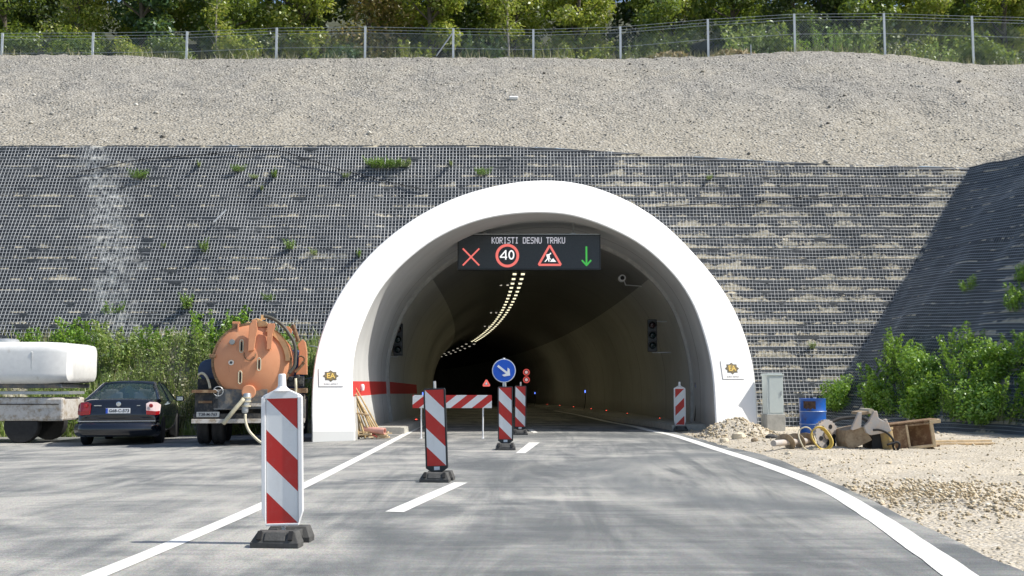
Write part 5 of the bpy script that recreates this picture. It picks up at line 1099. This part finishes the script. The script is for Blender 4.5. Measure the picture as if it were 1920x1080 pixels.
for k in range(15):
    mt = ['wood_b', 'wood_c', 'wood_a', 'wood_b', 'wood_c', 'wood_a', 'wood_b'][k % 7]; x = -27+k*3.9+rd.uniform(-.8, .8); y = 55.5+rd.uniform(-1, 1.5); tree((k+2) % 4, mt, x, y, zt(x, y), rd.uniform(1.0, 1.3), rd.uniform(0, 6.2), '%s tree, %s from left in the second row' % (desc[mt], ordn[k]))
for k in range(13):
    mt = ['wood_c', 'wood_b', 'wood_c', 'wood_a'][k % 4]; x = -31+k*5+rd.uniform(-.8, .8); y = 60.5+rd.uniform(-1, 1.5); tree((k+1) % 3, mt, x, y, zt(x, y), rd.uniform(1.5, 1.8), rd.uniform(0, 6.2), '%s tall tree, %s from left in the rear row' % (desc[mt], ordn[k]))
# slim bare trunks
for px, top, lb in ((952, -20, 'slim pale trunked tree standing behind the middle of the fence'), (404, -20, 'slim bare branched tree behind the fence near its left end')):
    q = at(px, 108, 49.6); t = thing('slim_tree', lb, 'tree', (q.x, 49.6, zt(q.x, 49.6))); mb = MB().tube([(0, 0, -.3), (.05, 0, 1.2), (-.02, 0, 2.6), (.06, 0, 5)], [.06, .05, .045, .02], 7)
    for k in range(9): a = k*2.1; z = .9+k*.42; mb.tube([(0, 0, z), (.35*math.cos(a), .2*math.sin(a), z+.35), (.75*math.cos(a), .4*math.sin(a), z+.55+.1*math.sin(k))], [.02, .012, .004], 5)
    mb.build('trunk', plain('pale_bark', (.34, .31, .27), .9, var=.3, scale=5), t); V, Q = leaves([(.3*math.cos(k*2), .3*math.sin(k*2), 2.2+.35*k, .5, .5, .35) for k in range(9)], 900, .1, 77); fast_mesh('crown', V, Q, LM['wood_a'], t)
# shrubs behind the fence
bush_mesh = {}
def bush(name, mat, x, y, z, s, kind, label, cat, group, rz=0):
    key = (kind, mat)
    if key not in bush_mesh:
        if kind == 'round': V, Q = leaves([(math.cos(a*1.3)*.5*(a % 3)/2, math.sin(a*1.3)*.4*(a % 3)/2, .25+.13*(a % 6), .38, .34, .3) for a in range(12)], 3600, .06, 51); st = [((0, 0, -.1), (.3*math.cos(a), .3*math.sin(a), .8)) for a in range(6)]
        elif kind == 'willow': (V, Q), st = shoots(61, 26, 1.1, .45, .05, 70, .38)
        elif kind == 'leafy': (V, Q), st = shoots(66, 20, 1.15, .38, .06, 70, .38)
        elif kind == 'weed': (V, Q), st = shoots(63, 40, 1.0, .6, .036, 46, .35)
        elif kind == 'tuft': (V, Q), st = shoots(64, 30, .38, .17, .026, 26, .6)
        elif kind == 'fine': (V, Q), st = shoots(65, 50, 1.2, .65, .03, 44, .28)
        sm_ = MB(); [sm_.tube([b_, t_], [.012, .004], 4) for b_, t_ in st]; me = bpy.data.meshes.new('stem'); me.from_pydata(sm_.v, [], sm_.f); me.materials.append(M['stem'])
        bush_mesh[key] = (me, fast_mesh('foliage', V, Q, LM[mat], False))
    t = thing(name, label, cat, (x, y, z), rz, group); t.scale = (s, s*(.3 if kind == 'tuft' else 1), s*.8 if kind == 'tuft' else s)
    for nm, me in zip(('stem', 'foliage'), bush_mesh[key]): o = bpy.data.objects.new(nm, me); C.objects.link(o); o.parent = t
    return t
for k, (px, mt, s, kd) in enumerate([(30, 'wood_b', 1.3, 'round'), (150, 'wood_b', 1.4, 'round'), (245, 'wood_c', 1.2, 'round'), (330, 'wood_b', 1.1, 'round'), (440, 'wood_c', 1.3, 'round'), (600, 'wood_a', 1.4, 'willow'), (640, 'wood_e', 1.0, 'round'), (720, 'wood_d', 1.1, 'fine'), (778, 'wood_a', 1.2, 'willow'), (905, 'wood_e', 1.2, 'willow'), (1040, 'wood_a', 1.0, 'fine'), (1105, 'wood_a', 1.4, 'willow'), (1200, 'wood_b', 1.1, 'fine'), (1410, 'weed', 1.5, 'willow'), (1450, 'wood_b', 1.5, 'round'), (1530, 'bright', 1.4, 'fine'), (1590, 'weed', 1.6, 'willow'), (1690, 'wood_a', 1.5, 'fine'), (1750, 'weed', 1.3, 'willow'), (1850, 'wood_b', 1.5, 'round')]):
    q = at(px, 108, CY+2.2); bush('shrub', 'wood_a' if mt == 'wood_c' else mt, q.x, CY+1.7+(k % 3)*.5, zt(q.x, CY+1.5)+.1, s*1.35, kd, 'shrub just behind the fence, %s from the left of its row' % (ordn+['seventeenth', 'eighteenth', 'nineteenth', 'twentieth'])[k], 'shrub', 'shrubs along the fence', k*1.1)
# cut dry brush
for px, py, lb in ((1250, 96, 'heap of cut dry brush behind the fence, left one of the two'), (1370, 100, 'heap of cut dry brush behind the fence, right one of the two')):
    q = at(px, py, CY+1.0); V, Q = leaves([(-.4, 0, .1, .8, .5, .35), (.5, 0, .2, .7, .5, .4), (0, 0, .3, .7, .4, .35)], 1500, .13, px, elong=3.5); o = fast_mesh('brush_heap', V, Q, LM['straw']); o.location = (q.x, CY+1.0, crz(q.x)-.15); tag(o, lb, 'brush heap')
# dry grass along the crest
def grass(name, pts, h, mat, label, seed, w=.012):
    g = np.random.default_rng(seed); P = np.array(pts); n = len(P); a = g.uniform(0, 6.28, n); d = np.stack([np.cos(a), np.sin(a), 0*a], 1); hh = h*g.uniform(.4, 1.2, n)[:, None]; tip = P+np.array([0, 0, 1])*hh+g.normal(size=(n, 3))*np.array([.3, .3, 0])*hh
    mid = (P+tip)/2+np.array([0, 0, .1])*hh; V = np.stack([P-d*w, P+d*w, mid+d*w*.8, mid-d*w*.8, tip+d*w*.15, tip-d*w*.15], 1).reshape(-1, 3); b = np.arange(n)[:, None]*6
    Q = np.concatenate([b+np.array([0, 1, 2, 3]), b+np.array([3, 2, 4, 5])]); o = fast_mesh(name, V, Q, LM[mat]); return tag(o, label, 'grass', kind='stuff')
g = np.random.default_rng(4); n = 9000; X = g.uniform(-25, 27, n); Y = g.uniform(CY+.1, CY+2.6, n); keep = np.array([mnoise.noise(Vector((x*.4, 0, 3))) > -.1 for x in X]); X, Y = X[keep], Y[keep]
grass('dry_grass', [(x, y, crz(x)-.35) for x, y in zip(X, Y)], .75, 'weed_dry', 'dry grass along the fence line', 9, .018)
# ------------------------------------------------------------ left bank with weeds
def bankz(x, y): 
    f = (y-28.6)/2.6; return gz(x)-.02+max(0, f)*2.75*(1 if x < -5.6 else max(0, 1-(x+5.6)/1.2))+.12*nz(x, y, 1.3)*min(1, max(0, f*3))
bank = grid('earth_bank', lambda u, v: ((lambda x, y: (x, y, bankz(x, y)))(lerp(-26, -4.9, u), lerp(28.3, 31.3, v))), 120, 24, M['bank_soil']); tag(bank, 'weedy earth bank at the foot of the left wall', kind='structure')
spots = [(-14.6, 29.3, 'weed', 'weed', 1.1), (-13.4, 30.4, 'bright', 'leafy', .95), (-12.2, 30.6, 'bright', 'willow', 1.1), (-11.2, 30.4, 'weed', 'willow', 1.2), (-12.4, 29.2, 'weed', 'fine', 1.0), (-10.4, 30.7, 'bright', 'willow', .8), (-9.4, 30.6, 'weed', 'weed', 1.0), (-8.5, 30.7, 'bright', 'willow', 1.3), (-10.6, 29.5, 'weed', 'fine', .9), (-9.6, 29.9, 'weed', 'fine', 1.2), (-9.2, 28.9, 'weed_dry', 'fine', 1.0), (-8.3, 29.2, 'weed_dry', 'fine', .9), (-8.0, 30.2, 'weed', 'fine', 1.2), (-7.6, 29.7, 'weed_dry', 'weed', 1.1), (-7.0, 30.4, 'bright', 'willow', 1.1), (-6.4, 28.9, 'weed', 'willow', .8), (-6.1, 30.1, 'weed', 'weed', 1.1), (-11.4, 28.9, 'bright', 'weed', .9), (-16.2, 30.3, 'bright', 'willow', 1.2), (-17.6, 29.6, 'weed', 'fine', 1.2), (-5.5, 29.4, 'bright', 'weed', .7)]
dsc = {'weed': 'olive green', 'bright': 'fresh green', 'weed_dry': 'dry straw coloured'}; kd_ = {'weed': 'bushy weed', 'leafy': 'broad leaved shrub', 'willow': 'upright shrub', 'fine': 'feathery weed'}
ordx = sorted(range(len(spots)), key=lambda i: spots[i][0]); rank = {i: r_ for r_, i in enumerate(ordx)}; ON = ordn+['seventeenth', 'eighteenth', 'nineteenth', 'twentieth', 'twenty-first', 'twenty-second', 'twenty-third', 'twenty-fourth']
for i, (x, y, mt, kd, s) in enumerate(spots): bush('bank_shrub', mt, x, y, bankz(x, y)-.03, s, kd, '%s %s, %s from left on the left bank' % (dsc[mt], kd_[kd], ON[rank[i]]), 'shrub', 'weeds on the left bank', i*.9)
g = np.random.default_rng(14); n = 15000; X = g.uniform(-22, -5.2, n); Y = g.uniform(28.45, 31.2, n); kp = np.array([mnoise.noise(Vector((x*.9, y*.9, 1))) > -.18 for x, y in zip(X, Y)]); X, Y = X[kp], Y[kp]
grass('weeds', [(x, y, bankz(x, y)-.02) for x, y in zip(X, Y)], .38, 'weed', 'low weeds covering the left bank', 15, .016)
n = 5000; X = g.uniform(-22, -5.2, n); Y = g.uniform(28.45, 31.2, n)
grass('dry_weeds', [(x, y, bankz(x, y)-.02) for x, y in zip(X, Y)], .42, 'weed_dry', 'dry stalks mixed into the left bank', 16, .012)
# tufts on the wall
tf = [(260, 322, 1.0), (372, 305, .6), (445, 312, .75), (513, 322, .9), (475, 328, .5), (380, 458, 1.3), (548, 455, 1.0), (305, 458, .5), (590, 470, .7), (648, 326, .5), (355, 560, 1.5), (205, 575, 1.6), (845, 303, .6), (905, 318, .8), (672, 472, .8), (508, 555, .8), (490, 350, .5), (1527, 645, .7), (1330, 330, .5)]
tf += [(694+9*i, 300+(i % 2)*4, .95-.05*abs(i-2)) for i in range(9)]
for i, (px, py, s) in enumerate(tf):
    d = at(px, py, 31.5); zz = d.z; yw = wallp(d.x, max(.2, zz))[1]; q = at(px, py, yw-.08)
    lb = 'green tuft on the wall, ' + (('%s from left in the chain above the portal' % ordn[i-19]) if i >= 19 else ('%s from left of the scattered ones' % ON[sorted(range(19), key=lambda j: tf[j][0]).index(i)]))
    bush('wall_tuft', 'bright' if s > .7 else 'weed', q.x, yw-.02, q.z-.16*s, s, 'tuft', lb, 'tuft', 'tufts growing on the wall', i*1.7)
# right wing shoots
wg = [(0.026, 0.076, 0.75), (0.062, 0.093, 0.87), (0.065, 0.222, 0.84), (0.073, 0.054, 0.74), (0.086, 0.164, 0.78), (0.101, 0.074, 0.81), (0.108, 0.146, 0.96), (0.119, 0.107, 0.81), (0.141, 0.218, 0.89), (0.15, 0.048, 0.94), (0.163, 0.169, 0.74), (0.181, 0.06, 0.77), (0.193, 0.157, 0.9), (0.204, 0.095, 0.81), (0.216, 0.211, 0.9), (0.216, 0.05, 0.89), (0.241, 0.193, 0.84), (0.241, 0.048, 0.85), (0.258, 0.14, 0.94), (0.27, 0.11, 0.78), (0.278, 0.206, 0.8), (0.29, 0.04, 0.81), (0.311, 0.194, 0.76), (0.1, 0.47, 0.4), (0.155, 0.5, 0.44), (0.16, 0.4, 0.56), (0.22, 0.38, 0.64), (0.26, 0.4, 0.64)]
for i, (s_, v_i, sc_) in enumerate(wg):
    p = wingp(s_, v_i, .0); b = bush('slope_shrub', 'bright', p[0], p[1], p[2]-.06, sc_, ('round', 'leafy', 'willow')[i % 3], 'green shrub on the shaded right slope, %s from the corner outward' % (ON+['twenty-fifth', 'twenty-sixth', 'twenty-seventh', 'twenty-eighth', 'twenty-ninth'])[sorted(range(len(wg)), key=lambda j: wg[j][0]+wg[j][1]*.01).index(i)], 'shrub', 'green shrubs on the shaded slope', i*1.3); b.rotation_euler = (0, R(-22), i*1.3)
# sheltered cloth fold: pale stick on the left wall, cable
q = at(402, 408, 31.6); o = MB().tube([(0, 0, 0), (.36, .03, .38)], .025, 6).build('pale_stick', M['board'], loc=(q.x-.15, wallp(q.x, q.z)[1]-.14, q.z-.05)); tag(o, 'pale stick caught in the netting of the left wall', 'stick')
cab_pts = [(150, 322), (200, 312), (260, 300), (350, 292), (430, 286), (490, 282), (530, 284), (580, 300), (640, 318), (700, 334), (760, 348), (800, 356)]
P = []
for a, b in cab_pts: d = at(a, b, 32.9); yw = wallp(d.x, d.z)[1]-.085; P.append(at(a, b, yw))
tag(MB().tube(catmull(P, 5), .011, 5).build('wall_cable', M['black_rubber']), 'black cable sagging across the left part of the wall', 'cable')
P = []
for a, b in ((1230, 388), (1300, 384), (1400, 378), (1500, 370), (1600, 365), (1720, 366)): d = at(a, b, 32.6); yw = wallp(d.x, d.z)[1]-.085; P.append(at(a, b, yw))
tag(MB().tube(catmull(P, 5), .010, 5).build('wall_cable', M['black_rubber']), 'black cable running across the right part of the wall', 'cable')
# ------------------------------------------------------------ stones
def stones(name, pts, sizes, mat, seed, label):
    g = np.random.default_rng(seed); base = np.array([(1, 0, 0), (-1, 0, 0), (0, 1, 0), (0, -1, 0), (0, 0, .75), (0, 0, -.6), (.6, .6, .35), (-.6, .55, .4)]); 
    F_ = np.array([(0, 6, 4), (6, 2, 4), (2, 7, 4), (7, 1, 4), (1, 3, 4), (3, 0, 4), (2, 6, 0), (1, 7, 2), (0, 3, 5), (3, 1, 5), (1, 2, 5), (2, 0, 5)])
    n = len(pts); J = base[None]*(1+g.normal(size=(n, 8, 3))*.22); a = g.uniform(0, 6.28, n); ca_, sa_ = np.cos(a)[:, None], np.sin(a)[:, None]; sx = g.uniform(.7, 1.3, (n, 1)); X = J[:, :, 0]*sx
    V = np.stack([X*ca_-J[:, :, 1]*sa_, X*sa_+J[:, :, 1]*ca_, J[:, :, 2]], 2)*np.array(sizes)[:, None, None]+np.array(pts)[:, None, :]
    Q = (np.arange(n)[:, None, None]*8+F_[None]).reshape(-1, 3); return tag(fast_mesh(name, V.reshape(-1, 3), Q, mat), label, name.replace('_', ' '), kind='stuff')
M['stone_mix'] = NT('stone_mix').mat
t = NT('stone_mix'); g_ = t.n('NewGeometry'); rr_ = g_.outputs['Random Per Island']
t.set(Base_Color=t.ramp(rr_, [(.0, (.15, .14, .12)), (.3, (.32, .31, .29)), (.62, (.44, .42, .37)), (.9, (.58, .54, .45)), (1, (.72, .70, .64))]), Roughness=.95); M['stone_mix'] = t.mat
t = NT('dirt_stone'); g_ = t.n('NewGeometry'); t.set(Base_Color=t.ramp(g_.outputs['Random Per Island'], [(.0, (.32, .26, .17)), (.4, (.52, .43, .29)), (.85, (.62, .53, .38)), (1, (.76, .71, .6))]), Roughness=.95); M['dirt_stone'] = t.mat
g = np.random.default_rng(31); pts = []; sz = []
for _ in range(16000):
    x = g.uniform(-22, 22); v = g.uniform(.0, 1); s = .014+.034*g.random()**3+(.06 if g.random() < .004 else 0); u = (x+48)/96; p = hill(u, v); pts.append((p[0], p[1]-s*.2, p[2]+s*.15)); sz.append(s)
stones('slope_gravel', pts, sz, M['stone_mix'], 5, 'loose stones over the slope')
pts = []; sz = []
for _ in range(7500):
    y = g.uniform(5, 30.5); e = g.random()**1.4*9; x = edge_x(y)+e-.03; s = .006+.020*g.random()**3+(.04 if g.random() < .005 else 0); pts.append((x, y, dirtz(x, y)+s*.2)); sz.append(s)
stones('dirt_gravel', pts, sz, M['dirt_stone'], 6, 'loose stones over the dirt')
# heap of coarse broken stone at the right edge
pts = []; sz = []; hc = ground(1735, 935)
for _ in range(1300):
    a = g.normal(size=2)*np.array([.55, .9]); x, y = hc.x+a[0]+.2, hc.y+a[1]; 
    if x < edge_x(y)+.05: continue
    hgt = .10*math.exp(-(a[0]**2+a[1]**2)/1.2); s = g.uniform(.008, .03); pts.append((x, y, dirtz(x, y)+hgt*g.random()+s*.3)); sz.append(s)
stones('broken_stone', pts, sz, M['dirt_stone'], 8, 'patch of coarse broken stone at the right roadside')
# sand mound by the portal foot
mc = ground(1395, 822); mc.y += .5
def mound(u, v):
    a = u*2*math.pi; r_ = v; x = mc.x+.1+math.cos(a)*r_*1.35; y = mc.y+math.sin(a)*r_*.9; h = .42*math.exp(-((r_*math.cos(a)+.05)**2*4.2+(r_*math.sin(a))**2*4))+.2*math.exp(-((r_*math.cos(a)+.65)**2*9+(r_*math.sin(a))**2*5)); return (x, y, dirtz(x, y)-.03+(h*(1-v**4))+.05*nz(x*3, y*3)*(1-v)+.02*nz(x*9, y*9)*(1-v))
tag(grid('sand_mound', mound, 60, 30, M['dirt'], smooth=True), 'mound of sandy rubble at the right foot of the portal', 'mound', kind='stuff')
pts = []; sz = []
for _ in range(900):
    u, v = g.random(), g.random()**.6; p = mound(u, v); s = g.uniform(.012, .05)*(1.3 if g.random() < .06 else .8); pts.append((p[0], p[1], p[2]+s*.3)); sz.append(s)
stones('mound_stones', pts, sz, M['dirt_stone'], 12, 'stones over the rubble mound')
def rock(px, py, s, label, mat='sand_rock', seed=0, flat=.7):
    p = ground(px, py); rr_ = random.Random(seed+px); vs = []; fs = []; N, K = 10, 6
    for j in range(K+1):
        for i in range(N):
            a = 2*math.pi*i/N; b = math.pi*j/K-math.pi/2; r_ = s*(1+.28*mnoise.noise(Vector((math.cos(a)*2+px, math.sin(a)*2, b*2))))
            vs.append((r_*math.cos(a)*math.cos(b), r_*.8*math.sin(a)*math.cos(b), r_*flat*math.sin(b)))
    fs = [(j*N+i, j*N+(i+1) % N, (j+1)*N+(i+1) % N, (j+1)*N+i) for j in range(K) for i in range(N)]
    o = MB().add(vs, fs).build('rock', M[mat], loc=(p.x, p.y, dirtz(p.x, p.y)+s*flat*.35)); return tag(o, label, 'rock', 'rocks on the dirt')
rock(1385, 826, .17, 'rounded sandy rock at the near foot of the rubble mound'); rock(1358, 829, .11, 'smaller sandy rock at the left end of the rubble mound'); rock(1415, 832, .08, 'flat brown rock just right of the rounded rock', 'mud_steel'); rock(1447, 826, .15, 'dark grey rock between the mound and the auger', 'rubber', 3, .45); rock(1478, 852, .07, 'small pale stone in front of the auger'); rock(1650, 941, .06, 'pale stone at the asphalt edge near the right')
q = at(963, 186, 42.5); o = MB().box((0, 0, 0), (.34, .2, .12)).build('white_block', M['white_paint'], bevel=.03, loc=(q.x, 41.9, q.z-.1)); 
vq = (q.x+48)/96; best = min((abs(hill(vq, v)[2]*1.0-EYE-(hill(vq, v)[1])*(at(963, 186, 1).z-EYE)), v) for v in np.linspace(0, 1, 200))[1]; hp = hill(vq, best); o.location = (hp[0], hp[1]-.03, hp[2]+.03); o.rotation_euler = (R(25), 0, 0); tag(o, 'single white block lying on the grey gravel slope', 'block')
p = ground(1405, 803); o = MB().add([(-.45, 0, -.02), (-.02, -.15, .34), (.45, .1, .0), (.1, .5, .30), (-.3, .5, .05)], [(0, 1, 3, 4), (1, 2, 3)]).build('bent_sheet', M['mud_steel'], loc=(p.x, p.y-.1, .12)); sd_ = o.modifiers.new('s', 'SOLIDIFY'); sd_.thickness = .02; tag(o, 'bent brown metal sheet sticking out of the rubble beside the cabinet', 'metal sheet')
